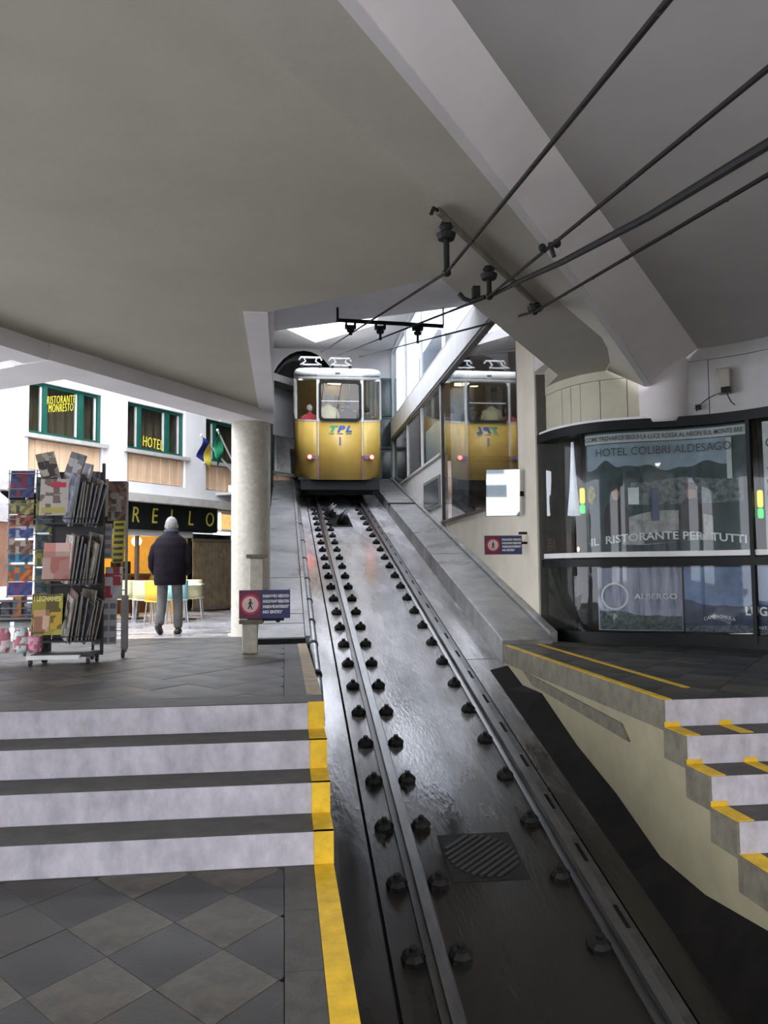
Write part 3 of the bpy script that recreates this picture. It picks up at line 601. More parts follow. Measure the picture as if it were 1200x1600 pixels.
# floodlight with cable on the fascia
f0 = K(2.42, 0, -.02)
fl_ = thing('floodlight', 'grey box lamp with dangling cable on the shop fascia', 'lamp', (f0[0], f0[1], 3.1))
obj('housing', MB().obox((f0[0]+.02, f0[1]-.04, 3.36), ((.75, -.66, 0), (.66, .75, 0), (0, 0, 1)), (.07, .06, .13)), mat('lamp_grey', (.3, .28, .24), .6), fl_, bevel=.015)
obj('lens', MB().obox((f0[0]-.0, f0[1]-.10, 3.26), ((.75, -.66, 0), (.66, .75, 0), (0, 0, 1)), (.045, .012, .03)), m_black, fl_)
q = [K(2.42+u, z, .0) for u, z in ((.06, 3.24), (.10, 3.14), (.14, 3.1))]
obj('cable', MB().tube(q, .006, 6), m_black, fl_)
obj('cable', MB().tube([K(2.42+u, z, -.02) for u, z in ((-.04, 3.24), (-.12, 3.21), (-.2, 3.15), (-.24, 3.08))], .005, 6), m_black, fl_)
obj('junction_box', MB().obox(K(2.2, 3.12, .0), ((.75, -.66, 0), (.66, .75, 0), (0, 0, 1)), (.025, .02, .025)), m_black, fl_)
# emblem-free warning sign and the mirror standing out from the wall
m_navy = mat('sign_navy', (.03, .035, .13), .5, var=.1); m_maroon = mat('sign_maroon', (.13, .02, .06), .5, var=.1); m_pink = mat('sign_pale_pink', (.75, .55, .52), .5); m_red = mat('sign_red', (.5, .03, .07), .5)
def nosign(x0, x1, z0, z1, y, label, arms):
    t = thing('warning_sign', label, 'sign', ((x0+x1)/2, y, z0)); w = x1-x0; h = z1-z0
    obj('plate', MB().box((x0, y, z0), (x1, y+.015, z1)), m_navy, t)
    obj('red_field', MB().box((x0, y-.002, z0), (x0+.42*w, y, z1)), m_maroon, t)
    cx, cz = x0+.22*w, (z0+z1)/2; f = lambda r, yy: MB().lathe((cx, y-yy, cz), [(r, 0), (r, .002)], 28, (0, -1, 0))
    obj('red_ring', f(.36*h, .002), m_red, t); d = obj('disc', f(.28*h, .0045), m_pink, t)
    fg = MB(); s = h*.2
    fg.ball((cx, y-.008, cz+s*.8), (s*.17, .002, s*.17), 8, 6)
    fg.tube([(cx, y-.008, cz+s*.6), (cx, y-.008, cz)], s*.16, 6).tube([(cx, y-.008, cz), (cx+s*.3, y-.008, cz-s*.85)], s*.1, 6).tube([(cx, y-.008, cz), (cx-s*.35, y-.008, cz-s*.8)], s*.1, 6).tube([(cx, y-.008, cz+s*.5), (cx+s*.4, y-.008, cz+s*.1)], s*.08, 6).tube([(cx, y-.008, cz+s*.5), (cx-s*.35, y-.008, cz+s*.05)], s*.08, 6)
    obj('walking_figure', fg, m_ink, d)
    for k, s_ in enumerate(('PASSAGGIO VIETATO', 'DURCHGANG VERBOTEN', 'PASSAGE INTERDIT', 'NO ENTRY')):
        tm = text_mb(s_, h*.135, 0, 'LEFT', .15, .003); sc = (.52*w)/max(text_w(tm), .55*w) if k < 3 else 1
        obj('lettering', tm.map(lambda a, b__, c__: (x0+.46*w+a*min(1, sc), y-.003, z1-h*(.22+.185*k)+b__)), m_lett, t)
    arms(t)
def armsR(t):
    for z in (1.76, 1.88): obj('bracket', MB().box((2.86, 9.86, z), (2.97, 9.90, z+.03)), m_iron, t)
nosign(2.42, 2.885, 1.635, 1.865, 9.84, 'blue and red no-entry sign on the cream wall by the shop front', armsR)
def armsL(t):
    for x in (-.22, -.06): obj('clamp', MB().box((x-.02, 8.31, .96), (x+.02, 8.36, 1.02)), m_iron, t)
    obj('arm', MB().box((-.36, 8.325, .975), (.0, 8.345, 1.0)), m_iron, t)
nosign(-.44, .06, 1.0, 1.28, 8.3, 'blue and red no-entry sign on a short concrete post by the column', armsL)
ps = thing('concrete_post', 'short concrete post with a flat cap carrying the sign', 'post', (-.335, 8.36, PZ))
obj('shaft', MB().box((-.41, 8.29, PZ), (-.26, 8.43, .95)), m_conc, ps, bevel=.01)
obj('cap', MB().box((-.44, 8.26, .95), (-.21, 8.46, .99)), m_stepside, ps, bevel=.006)
pb = thing('concrete_post', 'taller concrete post with a flat cap close to the round column', 'post', (-.34, 10.2, PZ))
obj('shaft', MB().box((-.41, 10.10, PZ), (-.25, 10.26, 1.62)), m_conc, pb, bevel=.01)
obj('cap', MB().box((-.45, 10.06, 1.62), (-.2, 10.3, 1.665)), m_stepside, pb, bevel=.006)
mm = bpy.data.materials.new('mirror_glass'); mm.use_nodes = True; mm.node_tree.nodes['Principled BSDF'].inputs['Metallic'].default_value = 1; mm.node_tree.nodes['Principled BSDF'].inputs['Roughness'].default_value = .02; mm.node_tree.nodes['Principled BSDF'].inputs['Base Color'].default_value = (.8, .84, .84, 1)
mi = thing('mirror', 'small upright mirror fixed to the wall above the no-entry sign', 'mirror', (2.7, 10.0, 2.1))
obj('mirror_plate', MB().obox((2.69, 9.95, 2.40), ((1, -.26, 0), (.26, 1, .07), (0, -.07, 1)), (.205, .006, .285)), mm, mi)
obj('backing', MB().obox((2.69, 9.965, 2.40), ((1, -.26, 0), (.26, 1, .07), (0, -.07, 1)), (.21, .006, .29)), m_iron, mi)
obj('bracket', MB().box((2.85, 9.97, 2.36), (2.97, 10.0, 2.42)), m_iron, mi)
# ------------------------------------------------------------------ overhead line
wd = (0.025, 1, .148)
def wire_pts(p, back, fwdY):
    P = Vector(p); d = Vector(wd); a = [P - d*(back*k/6) for k in range(6, 0, -1)]
    return a + [P] + [P + Vector((0, 1, .2345))*((fwdY-P.y)*k/4) for k in range(1, 5)]
W = [(.98, 4.81, 3.26), (1.42, 5.51, 3.36), (1.98, 6.26, 3.50)]
names = ('left-hand', 'middle', 'right-hand')
m_wire = mat('wire_dark', (.013, .012, .011), .7, spec=.2, var=.2)
for i, p in enumerate(W):
    t = thing('overhead_wire', '%s of the three overhead wires running up to the car' % names[i], 'wire', (p[0], -1, 2), 'overhead wires')
    pts = wire_pts(p, 6.5 if i != 1 else 6.8, 21.5)
    obj('wire', MB().tube(pts, .0105, 6), m_wire, t)
    for k in range(9):
        f = .25+.55*k; q = Vector(p) - Vector(wd)*f
        obj('wire_tie', MB().tube([q+Vector((.006, 0, .006)), q+Vector((-.01, 0, -.016))], .006, 5), m_iron, t)
cb_ = thing('overhead_cable', 'thick black cable joining the middle overhead wire', 'cable', (1.45, -1, 2))
P = Vector(W[1])
obj('cable', MB().tube([P+Vector((.02, -.02, .0)), P+Vector((.05, -.6, -.10)), P+Vector((.06, -1.3, -.25)), P+Vector((.05, -2.4, -.47)), P+Vector((-.02, -4.2, -.80)), P+Vector((-.1, -6.5, -1.2))], [.012, .016, .018, .018, .018, .018], 8), m_iron, cb_)
q = P - Vector(wd)*1.42
cp = obj('clamp', MB().tube([q+Vector((.0, .0, .02)), q+Vector((.02, 0, -.055))], .013, 8), m_iron, cb_)
obj('clamp_bolt', MB().ball(tuple(q+Vector((-.035, .02, .0))), .022, 8, 6), m_iron, cp); obj('clamp_bolt', MB().ball(tuple(q+Vector((.03, -.02, .01))), .024, 8, 6), m_iron, cp)
def insul(t, p, top, n='insulator'):
    x, y, z = p; h = top-z
    o = obj(n, MB().lathe((x, y, 0), [(.018, z), (.018, top-.17*h-.06), (.05, top-.17*h-.055), (.06, top-.17*h-.02), (.028, top-.17*h), (.045, top-.1*h), (.03, top)], 12), m_iron, t)
    obj('wire_grip', MB().ball((x, y, z-.002), (.028, .03, .025), 8, 6), m_iron, o); return o
b1 = thing('insulator_bar', 'dark bar with three insulators fixed under the diagonal beam', 'wire support', (1.5, 5.5, 3.3))
a = Vector((.90, 4.66, 3.575)); c = Vector((2.08, 6.4, 3.575)); d = (c-a).normalized()
obj('bar', MB().obox((a+c)/2, (d, Vector((-d.y, d.x, 0)), Vector((0, 0, 1))), ((c-a).length/2, .012, .02)), m_stepside, b1)
obj('hook', MB().tube([a, a+Vector((-.03, -.03, .0)), a+Vector((-.045, -.03, -.04))], .012, 6), m_iron, b1)
for p in W: insul(b1, p, 3.57)
obj('tail_hook', MB().tube([Vector(W[1])+Vector((-.02, .05, .01)), Vector(W[1])+Vector((-.10, .12, .0)), Vector(W[1])+Vector((-.15, .13, .02)), Vector(W[1])+Vector((-.18, .14, .06))], .016, 8), m_iron, b1)
obj('tail_block', MB().box((W[1][0]-.10, 5.56, 3.37), (W[1][0]-.05, 5.62, 3.45)), m_iron, b1)
b2 = thing('insulator_bar', 'dark crossbar on two rods with three insulators in front of the car', 'wire support', (1.5, 12, 4.9))
obj('bar', MB().tube([(.79, 11.95, 5.13), (2.37, 11.95, 5.08)], .03, 10), m_iron, b2)
for x in (.79, 2.37): obj('rod', MB().tube([(x, 11.95, 5.1), (x, 11.95, 5.36)], .018 if x < 1 else .01, 8), m_iron, b2)
for p in W:
    z = p[2]+.2345*(11.95-p[1]); tz = 5.11
    obj('saddle', MB().box((p[0]-.08, 11.9, tz-.10), (p[0]+.08, 12.0, tz-.06)).box((p[0]-.08, 11.9, tz-.06), (p[0]-.05, 12.0, tz-.02)).box((p[0]+.05, 11.9, tz-.06), (p[0]+.08, 12.0, tz-.02)), m_iron, b2)
    insul(b2, (p[0], 11.95, z), tz-.08)

# ------------------------------------------------------------------ funicular car
CX, CY, CLEN = 1.275, 18.6, 3.7
m_cy = mat('car_yellow', (.60, .40, .085), .38, var=.06, scale=3); m_cw = mat('car_cream', (.62, .61, .55), .45, var=.06); m_cg = glass('car_glass', (.86, .88, .86), .01, 1.45)
m_purple = mat('lamp_bracket_purple', (.22, .13, .32), .5); m_under = mat('underframe_black', (.01, .01, .01), .7)
m_int = mat('car_interior', (.34, .27, .12), .6, var=.1)
car = thing('funicular_car', 'yellow and cream funicular car with two red tail lights', 'funicular car', (CX, CY, rz(CY)))
HWd = .985
plan = [(-HWd, CLEN), (-HWd, .62), (-.93, .34), (-.80, .16), (-.62, .06), (-.50, .02), (.50, .02), (.62, .06), (.80, .16), (.93, .34), (HWd, .62), (HWd, CLEN)]
def cpt(i, z, off=0, sc=1): x, y = plan[i]; return (CX+x*sc, CY+y+(off if i not in (0, 11) else 0), z + SL*y)
def ring(z, sc=1., fy=0.): return [(CX+x*sc, CY+y+fy, z+SL*max(0, y)*(1 if True else 0)) for x, y in plan]
ZB, ZS, ZW, ZR = 3.49, 4.83, 5.78, 5.86
# lower skin, split into front panel, corner panels and sides
def skin_part(name, idx, z0, z1, m, out=0.):
    b = MB(); q = [plan[i] for i in idx]; n = len(q)
    pts = []
    for z in (z0, z1):
        for x, y in q:
            v = Vector((x, y)); pts.append((CX+x*(1+out), CY+y-out*.5, z+SL*y))
    return obj(name, b.add(pts, [(i, i+1, n+i+1, n+i) for i in range(n-1)]), m, car, smooth=True)
def solid(o, t=.02): s = o.modifiers.new('solid', 'SOLIDIFY'); s.thickness = t; s.offset = 0; return o
solid(skin_part('front_panel', (5, 6), ZB, ZS, m_cy)); solid(skin_part('corner_panel', (1, 2, 3, 4, 5), ZB, ZS, m_cy)); solid(skin_part('corner_panel', (6, 7, 8, 9, 10), ZB, ZS, m_cy))
solid(skin_part('side_panel', (0, 1), ZB, ZS, m_cy)); solid(skin_part('side_panel', (10, 11), ZB, ZS, m_cy))
solid(skin_part('window_band_top', tuple(range(12)), ZW, ZR+.02, m_cw), .03)
obj('waist_trim', MB().rings([[(CX+x*1.012, CY+y-.012, z+SL*y) for z in (ZS-.015, ZS+.02)] for x, y in plan], close=False), m_cw, car)
for i in (5, 6):
    x, y = plan[i]; obj('window_post', MB().box((CX+x-.035, CY+y-.02, ZS), (CX+x+.035, CY+y+.03, ZW)), m_cw, car)
for i in (1, 10):
    x, y = plan[i]; obj('window_post', MB().box((CX+x-.025, CY+y-.03, ZS+SL*y), (CX+x+.025, CY+y+.06, ZW+SL*y)), m_cw, car)
for s in (-1, 1):
    for y in (1.65, 2.65, 3.66): obj('side_post', MB().box((CX+s*HWd-.025, CY+y-.05, ZS+SL*y), (CX+s*HWd+.025, CY+y+.05, ZW+SL*y)), m_cw, car)
    w = skin_part('corner_window', ((1, 2, 3, 4, 5), (6, 7, 8, 9, 10))[s > 0], ZS+.02, ZW, m_cg)
    skin_part('side_window', ((0, 1), (10, 11))[s > 0], ZS+.02, ZW, m_cg)
    obj('body_strip', MB().box((CX+s*.50-.012, CY-.01, ZB+.55), (CX+s*.50+.012, CY+.02, ZS)), m_cw, car)
    obj('panel_seam', MB().box((CX+s*.50-.010, CY-.005, ZB), (CX+s*.50+.010, CY+.02, ZB+.55)), m_purple, car)
    lp = obj('tail_lamp', MB().lathe((CX+s*.70, CY-.02, 3.99), [(.04, 0), (.06, .02), (.062, .1), (.045, .115)], 16, (0, -1, 0)), m_purple, car)
    obj('lamp_lens', MB().lathe((CX+s*.70, CY-.13, 3.99), [(.048, 0), (.04, .02), (.001, .028)], 16, (0, -1, 0)), mat('tail_light_lens', (1, .3, .2), .3, emit=(1, .035, .022), estr=13), lp)
    obj('lamp_arm', MB().box((CX+s*.62-.09, CY-.06, 3.955), (CX+s*.62+.06, CY+.03, 4.03)), m_purple, lp)
# front windscreen with rubber frame
def rrect(x0, x1, z0, z1, r, y, n=5):
    o = []
    for cx, cz, a0 in ((x1-r, z1-r, 0), (x0+r, z1-r, 90), (x0+r, z0+r, 180), (x1-r, z0+r, 270)):
        o += [(cx+r*math.cos(math.radians(a0+90*k/n)), y, cz+r*math.sin(math.radians(a0+90*k/n))) for k in range(n+1)]
    return o
wf = obj('windscreen_frame', MB().rings([rrect(CX-.485, CX+.485, ZS+.0, ZW-.03, .10, CY-.012), rrect(CX-.485, CX+.485, ZS+.0, ZW-.03, .10, CY-.03), rrect(CX-.43, CX+.43, ZS+.055, ZW-.085, .07, CY-.03), rrect(CX-.43, CX+.43, ZS+.055, ZW-.085, .07, CY-.005)], cap=False), m_black, car)
obj('windscreen', MB().add(rrect(CX-.44, CX+.44, ZS+.05, ZW-.08, .07, CY-.008), [tuple(range(24))]), m_cg, car)
obj('windscreen_bar', MB().box((CX-.44, CY-.02, 5.275), (CX+.44, CY-.005, 5.295)), m_cw, wf)
# roof
def rr(sx, z, ins): return [(CX+x*sx, CY+max(y, .0)+(ins if k not in (0, 11) else 0), z+SL*y) for k, (x, y) in enumerate(plan)]
rf = obj('roof', MB().rings([rr(1.0, ZR, 0), rr(1.02, ZR+.02, -.03), rr(1.015, ZR+.10, -.02), rr(.97, ZR+.17, .04), rr(.86, ZR+.22, .15), rr(.5, ZR+.245, .4)]), mat('roof_white', (.74, .73, .68), .4, var=.12, scale=4), car, smooth=True)
obj('rain_gutter', MB().rings([[(CX+x*1.022, CY+y-.03, z+SL*y) for z in (ZR+.0, ZR+.025)] for x, y in plan], close=False), m_zinc, rf)
obj('roof_lamp', MB().ball((CX-.05, CY-.02, ZR+.08), (.06, .03, .03), 10, 6), m_zinc, rf)
# interior floor, ceiling, bulkhead, seats
obj('floor_pan', MB().prism([(CX-.95, CY+.1, 3.55), (CX-.95, CY+CLEN, 3.55+SL*CLEN), (CX-.95, CY+CLEN, 3.5+SL*CLEN), (CX-.95, CY+.1, 3.5)], (1.9, 0, 0)), m_under, car)
obj('bulkhead', MB().prism([(CX-.96, CY+CLEN-.06, 3.5+SL*CLEN), (CX+.96, CY+CLEN-.06, 3.5+SL*CLEN), (CX+.96, CY+CLEN-.06, 5.9+SL*CLEN), (CX-.96, CY+CLEN-.06, 5.9+SL*CLEN)], (0, .04, 0)), m_int, car)
obj('partition', MB().box((CX-.3, CY+3.0, 4.2), (CX+.9, CY+3.03, 6.3)), m_int, car)
obj('headlining', MB().prism([(CX-.94, CY+.2, 5.84), (CX-.94, CY+CLEN, 5.84+SL*CLEN), (CX-.94, CY+CLEN, 5.8+SL*CLEN), (CX-.94, CY+.2, 5.8)], (1.88, 0, 0)), m_cw, car)
for y in (1.0, 2.6): obj('ceiling_light', MB().box((CX-.12, CY+y, 5.77+SL*y), (CX+.12, CY+y+.5, 5.785+SL*(y+.25))), mat('car_lamp', (1, .9, .7), .5, emit=(1, .78, .42), estr=3.2), car)
for x in (-.30, .32): obj('grab_pole', MB().tube([(CX+x, CY+1.2, 3.9), (CX+x, CY+1.2, 6.05)], .016, 8), m_zinc, car)
for y in (.55, 2.0):
    o = obj('bench_seat', MB().box((CX-.85, CY+y, 4.0+SL*y-.3), (CX+.85, CY+y+.4, 4.15+SL*y-.25)), mat('seat_wood', (.25, .14, .05), .5), car)
    obj('bench_back', MB().box((CX-.85, CY+y-.06, 4.1+SL*y-.25), (CX+.85, CY+y-.01, 4.62+SL*y-.2)), MATS['seat_wood'], o)
# lettering
tx = text_mb('TPL', .27, .004, 'CENTER', .35, .012)
cols = [mat('tpl_green', (.05, .38, .25), .5), mat('tpl_blue', (.03, .12, .42), .5), mat('tpl_blue', (.03, .12, .42), .5)]
for k, ch in enumerate('TPL'):
    tm = text_mb(ch, .24, .003, 'CENTER', .3, .014)
    obj('lettering', tm.map(lambda x, y, z: (CX-.19+.185*k+x*1.1, CY+.008+z, 4.645+y*.8)), cols[k], car)
for k in range(3): obj('lettering_underline', MB().box((CX-.27+.2*k, CY+.003, 4.54), (CX-.14+.2*k, CY+.012, 4.552)), cols[k], car)
obj('number', text_mb('1', .27, .003, 'CENTER', 0, .006).map(lambda x, y, z: (CX-.005+x, CY+.008+z, 4.36+y)), mat('number_grey', (.16, .16, .22), .5), car)
# underframe, buffer beam, wheels
obj('buffer_beam', MB().prism([(CX-.9, CY+.12, 3.28), (CX+.9, CY+.12, 3.28), (CX+.9, CY+.12, 3.5), (CX-.9, CY+.12, 3.5)], (0, .1, 0)), m_under, car)
obj('underframe', MB().prism([(CX-.8, CY+.6, 3.2), (CX-.8, CY+CLEN, 3.2+SL*(CLEN-.6)), (CX-.8, CY+CLEN, 3.5+SL*CLEN), (CX-.8, CY+.6, 3.5+SL*.6)], (1.6, 0, 0)), m_under, car)
for y in (.9, 2.9):
    for x in (.785, 1.785): obj('wheel', MB().lathe((x, CY+y, rz(CY+y)+.26), [(.26, -.05), (.28, -.045), (.28, -.03), (.25, -.02), (.25, .05), (.1, .05)], 20, (1, 0, 0)), m_under, car)
# roof collectors
for x, y in ((CX-.62, 1.3), (CX+.15, 1.8)):
    z = ZR+.22+SL*y; Yc = CY+y
    pn = obj('current_collector', MB().tube([(x-.26, Yc-.1, z+.03), (x+.26, Yc-.1, z+.03)], .02, 6), m_zinc, car)
    for s in (-1, 1):
        obj('collector_arm', MB().tube([(x+s*.24, Yc-.1, z+.03), (x+s*.12, Yc+.1, z+.16), (x+s*.16, Yc+.3, z+.30)], .016, 6), m_zinc, pn)
        obj('insulator', MB().lathe((x+s*.22, Yc-.1, z-.08), [(.05, 0), (.05, .03), (.03, .05), (.05, .07), (.03, .11)], 10), m_iron, pn)
    obj('collector_bow', MB().tube([(x-.28, Yc+.3, z+.24), (x-.24, Yc+.3, z+.31), (x+.24, Yc+.3, z+.31), (x+.28, Yc+.3, z+.24)], .024, 8), m_zinc, pn)
# ------------------------------------------------------------------ hotel across the square
FO = Vector((-2.21, 20.54, 0)); FU = Vector((.6, .8, 0)); FN = Vector((.8, -.6, 0))
def F(u, w, z): p = FO + FU*u + FN*w; return (p.x, p.y, z)
def fbox(u0, u1, w0, w1, z0, z1): return MB().box((u0, w0, z0), (u1, w1, z1)).map(F)
m_fac = mat('facade_white', (.80, .80, .80), .8, var=.04, scale=2)
m_peach = mat('peach_cladding', (.74, .52, .34), .7, var=.06, scale=4)
m_sillg = mat('stone_sill', (.50, .48, .45), .8, var=.1)
m_fg = glass('hotel_glass', (.8, .82, .8), .01, 1.6)
m_curt = mat('brown_curtain', (.26, .20, .13), .9, var=.25, scale=6, stretch=(6, 6, .4))
m_ytext = mat('yellow_lettering', (.80, .74, .05), .5, emit=(.8, .72, .05), estr=.15)
hb = sgroup('building_hotel', 'white hotel facade across the square with green framed windows', F(-2, 0, .46))
FT = 6.6
bays = [(-7.7, -5.75), (-4.66, -2.82), (-2.14, -.32), (.40, 2.2), (2.9, 4.7)]
edges = [-9.5] + [e for b_ in bays for e in b_] + [7.5]
for a, c in zip(edges[0::2], edges[1::2]): obj('pier', fbox(a, c, -.25, .06, 3.2, FT), m_fac, hb)
for a, c in bays:
    obj('lintel', fbox(a, c, -.25, .0, 5.36, FT), m_fac, hb)
    obj('spandrel_back', fbox(a, c, -.25, -.06, 3.2, 4.2), m_fac, hb)
    obj('sill', fbox(a-.1, c+.1, -.2, .14, 4.12, 4.2), m_sillg, hb)
    obj('shutter_box', fbox(a+.02, c-.02, -.12, .03, 5.27, 5.36), m_fac, hb)
    n = 12; w = (c-a-.1)/n
    for k in range(n): obj('cladding_board', fbox(a+.05+w*k+.006, a+.05+w*(k+1)-.006, -.06, .0 + (.012 if k % 2 else 0), 3.50, 4.10), m_peach, hb)
obj('band', fbox(-9.5, 7.5, -.25, .08, 3.2, 3.47), m_fac, hb)
obj('ledge', fbox(-9.5, 7.5, -.25, .32, 3.02, 3.2), m_sillg, hb)
obj('roof_slab', fbox(-9.7, 7.7, -6, .5, FT, FT+.2), m_sillg, hb)
obj('side_wall', fbox(-9.5, -9.3, -6, -.2, .3, FT), m_fac, hb); obj('rear_wall', fbox(-9.5, 7.5, -6.2, -6, .3, FT), m_fac, hb)
obj('room_floor', fbox(-9.3, 7.5, -6, -.25, 3.05, 3.2), m_sillg, hb)
for i, (a, c) in enumerate(bays[:4]):
    t = sgroup('window_%d' % (10+i), ('green framed hotel window left of the lettered ones', 'green framed window with two slanting lines of yellow lettering', 'green framed window with one yellow word low on the pane', 'green framed window behind the two flags')[i], F(a, 0, 4.2))
    w = c-a; m1, m2 = a+.24*w, a+.72*w
    obj('frame_rail', fbox(a, c, -.12, -.04, 4.2, 4.28), m_green, t); obj('frame_rail', fbox(a, c, -.12, -.04, 5.2, 5.28), m_green, t)
    for u, hw in ((a+.03, .03), (m1, .05), (m2, .06), (c-.04, .04)): obj('frame_post', fbox(u-hw, u+hw, -.13, -.03, 4.2, 5.28), m_green, t)
    for u in (m1-.08, m2-.10, c-.12): obj('inner_post', fbox(u-.018, u+.018, -.11, -.06, 4.28, 5.2), m_fr, t)
    for u0, u1 in ((a+.06, m1-.05), (m1+.05, m2-.06), (m2+.06, c-.08)): obj('pane', fbox(u0, u1, -.085, -.08, 4.27, 5.21), m_fg, t)
    nn = 40
    cm_ = MB().rings([[F(a+w*k/nn, -.35+.04*math.sin(k*1.1), z) for k in range(nn+1)] for z in (3.3, 5.35)], close=False)
    tag(obj('window_curtain', cm_, m_curt, smooth=True), ('brown curtain behind the leftmost hotel window', 'brown curtain behind the window with two lines of lettering', 'brown curtain behind the window with one yellow word', 'brown curtain behind the window by the flags')[i], 'curtain', 'hotel curtains')
    if i == 1:
        for k, (s_, zz, uu) in enumerate((('RISTORANTE', 5.00, a+.44*w), ('MONRESTO', 4.83, a+.44*w))):
            tm = text_mb(s_, .24, .003, 'CENTER', .1, -.004, 1.12); sc = (.68 if k == 0 else .60)/text_w(tm)
            obj('lettering', tm.map(lambda x, y, z: F(uu+x*sc, -.02+z, zz+y+.22*x*sc)), m_ytext, t)
    if i == 2:
        tm = text_mb('HOTEL', .34, .003, 'CENTER', .1, -.003, 1.1); sc = .62/text_w(tm)
        obj('lettering', tm.map(lambda x, y, z: F(a+.46*w+x*sc, -.02+z, 4.42+y-.03*x)), m_ytext, t)
# ground floor: sign board, bar, gate, lit shop window
sg = thing('shop_sign', 'long black fascia sign with widely spaced yellow letters above the bar', 'sign', F(-1, 0, 2.4))
us = [-5.2, -4.4, -3.6, -2.85, -2.1, -1.42, -.7, .0, .79]
for a, c in zip(us, us[1:]): obj('board', fbox(a+.006, c-.006, -.1, .1, 2.41, 3.02), m_black, sg)
for s_, u in zip('RELLO', (-1.93, -1.36, -.78, -.18, .49)):
    tm = text_mb(s_, .5, .004, 'CENTER', .12, .0)
    obj('lettering', tm.map(lambda x, y, z: F(u+x*.8, .108+z, 2.72+y)), mat('dull_yellow_letter', (.42, .38, .06), .5), sg)
hb2 = sgroup('wall_bar', 'ground floor walls of the bar under the black sign', F(-2, 0, .46))
obj('jamb', fbox(-9.5, -2.7, -.3, .0, .4, 3.02), m_fac, hb2)
obj('bar_back', fbox(-5.2, .6, -3.6, -3.5, .4, 3.0), mat('bar_yellow_wall', (.72, .50, .16), .7, var=.1), hb2)
obj('bar_side', fbox(-.1, .0, -3.5, -.15, .4, 3.0), MATS['bar_yellow_wall'], hb2)
obj('bar_left', fbox(-3.2, -3.1, -3.5, -.15, .4, 3.0), MATS['bar_yellow_wall'], hb2)
obj('bar_ceiling', fbox(-5.2, 1.6, -3.6, -.1, 2.9, 3.0), m_fac, hb2)
obj('bar_lintel', fbox(-5.2, .0, -.06, .02, 2.27, 2.41), m_sillg, hb2)
obj('bar_floor', fbox(-5.2, .6, -3.6, -.0, .40, .465), m_sillg, hb2)
obj('door_post', fbox(-1.75, -1.68, -.1, -.02, .46, 2.27), m_frd, hb2)
bcn = thing('bar_counter', 'dark wooden counter inside the yellow bar', 'counter', F(-1.0, -1.4, .46))
obj('front', fbox(-1.7, .0-.15, -1.6, -1.3, .46, 1.36), mat('counter_wood', (.14, .05, .025), .5), bcn); obj('top', fbox(-1.75, -.12, -1.65, -1.25, 1.36, 1.42), m_frd, bcn)
lmp = thing('pendant_lamp', 'glowing round pendant lamp in the yellow bar', 'lamp', F(-1.55, -.2, 2.1))
p_ = F(-1.55, -.25, 2.16)
obj('globe', MB().ball(p_, .11, 14, 10), mat('warm_globe', (1, .85, .5), .5, emit=(1, .72, .28), estr=30), lmp, smooth=True); obj('cord', MB().tube([p_, F(-1.55, -.25, 2.9)], .008, 6), m_iron, lmp)
lmp = thing('ceiling_lamp', 'long warm ceiling lamp at the back of the bar', 'lamp', F(-2.4, -2.6, 2.8))
obj('housing', fbox(-3.6, -.8, -2.7, -2.5, 2.84, 2.9), m_fac, lmp); obj('diffuser', fbox(-3.5, -.9, -2.68, -2.52, 2.82, 2.84), mat('warm_tube', (1, .9, .7), .5, emit=(1, .70, .28), estr=30), lmp)
for i, (u, z, l) in enumerate(((-.9, 1.42, 'dark espresso machine on the bar counter'), )):
    t = thing('coffee_machine', l, 'coffee machine', F(u, -1.45, z)); obj('body', fbox(u-.22, u+.22, -1.58, -1.35, z+.003, z+.30), m_iron, t, bevel=.02); obj('spout', fbox(u-.05, u+.05, -1.35, -1.28, z+.12, z+.18), m_zinc, t)
ld = thing('menu_stand', 'slim dark ladder-like stand at the bar entrance', 'stand', F(-1.78, -.4, .47))
for du in (-.06, .06): obj('rail', fbox(-1.78+du-.012, -1.78+du+.012, -.42, -.39, .47, 2.15), m_frd, ld)
for k in range(9): obj('rung', fbox(-1.83, -1.73, -.415, -.395, .6+.17*k, .62+.17*k), m_frd, ld)
pn = tag(obj('wall_screen', fbox(-1.5, -1.15, -3.49, -3.45, 1.75, 2.05), mat('screen_dark', (.06, .09, .16), .2)), 'small dark screen on the yellow bar wall', 'screen')
bnr = thing('menu_board', 'low board marked R in front of the counter', 'sign', F(-1.55, -.3, .47))
obj('board', fbox(-1.64, -1.46, -.32, -.28, .47, 1.35), m_black, bnr); tm = text_mb('R', .22, .003); obj('lettering', tm.map(lambda x, y, z: F(-1.55+x, -.27+z, 1.2+y)), m_ytext, bnr)
# metal gate of upright bars, with the shed behind it
gt_ = thing('bar_gate', 'tall gate of close-set brownish upright bars right of the bar', 'gate', F(.9, 0, .46))
obj('rail', fbox(.0, 1.75, -.03, .03, 2.2, 2.26), m_frd, gt_); obj('rail', fbox(.0, 1.75, -.03, .03, .52, .58), m_frd, gt_)
for k in range(30): obj('bar', fbox(.02+.058*k, .045+.058*k, -.012, .012, .5, 2.25), mat('gate_bronze', (.22, .17, .11), .5, metal=.3, var=.25), gt_)
struct(obj('wall_shed', fbox(.0, 5, -1.3, -1.2, .4, 2.45), mat('shed_green', (.05, .085, .07), .7, var=.4, scale=3)), 'dim green wall behind the gate')
struct(obj('wall_ground_right', fbox(1.75, 7.5, -.3, .0, .4, 3.02), m_fac), 'white ground floor wall beyond the gate')
bx = thing('lit_display', 'glowing framed display above the gate', 'light box', F(1.2, 0, 2.5))
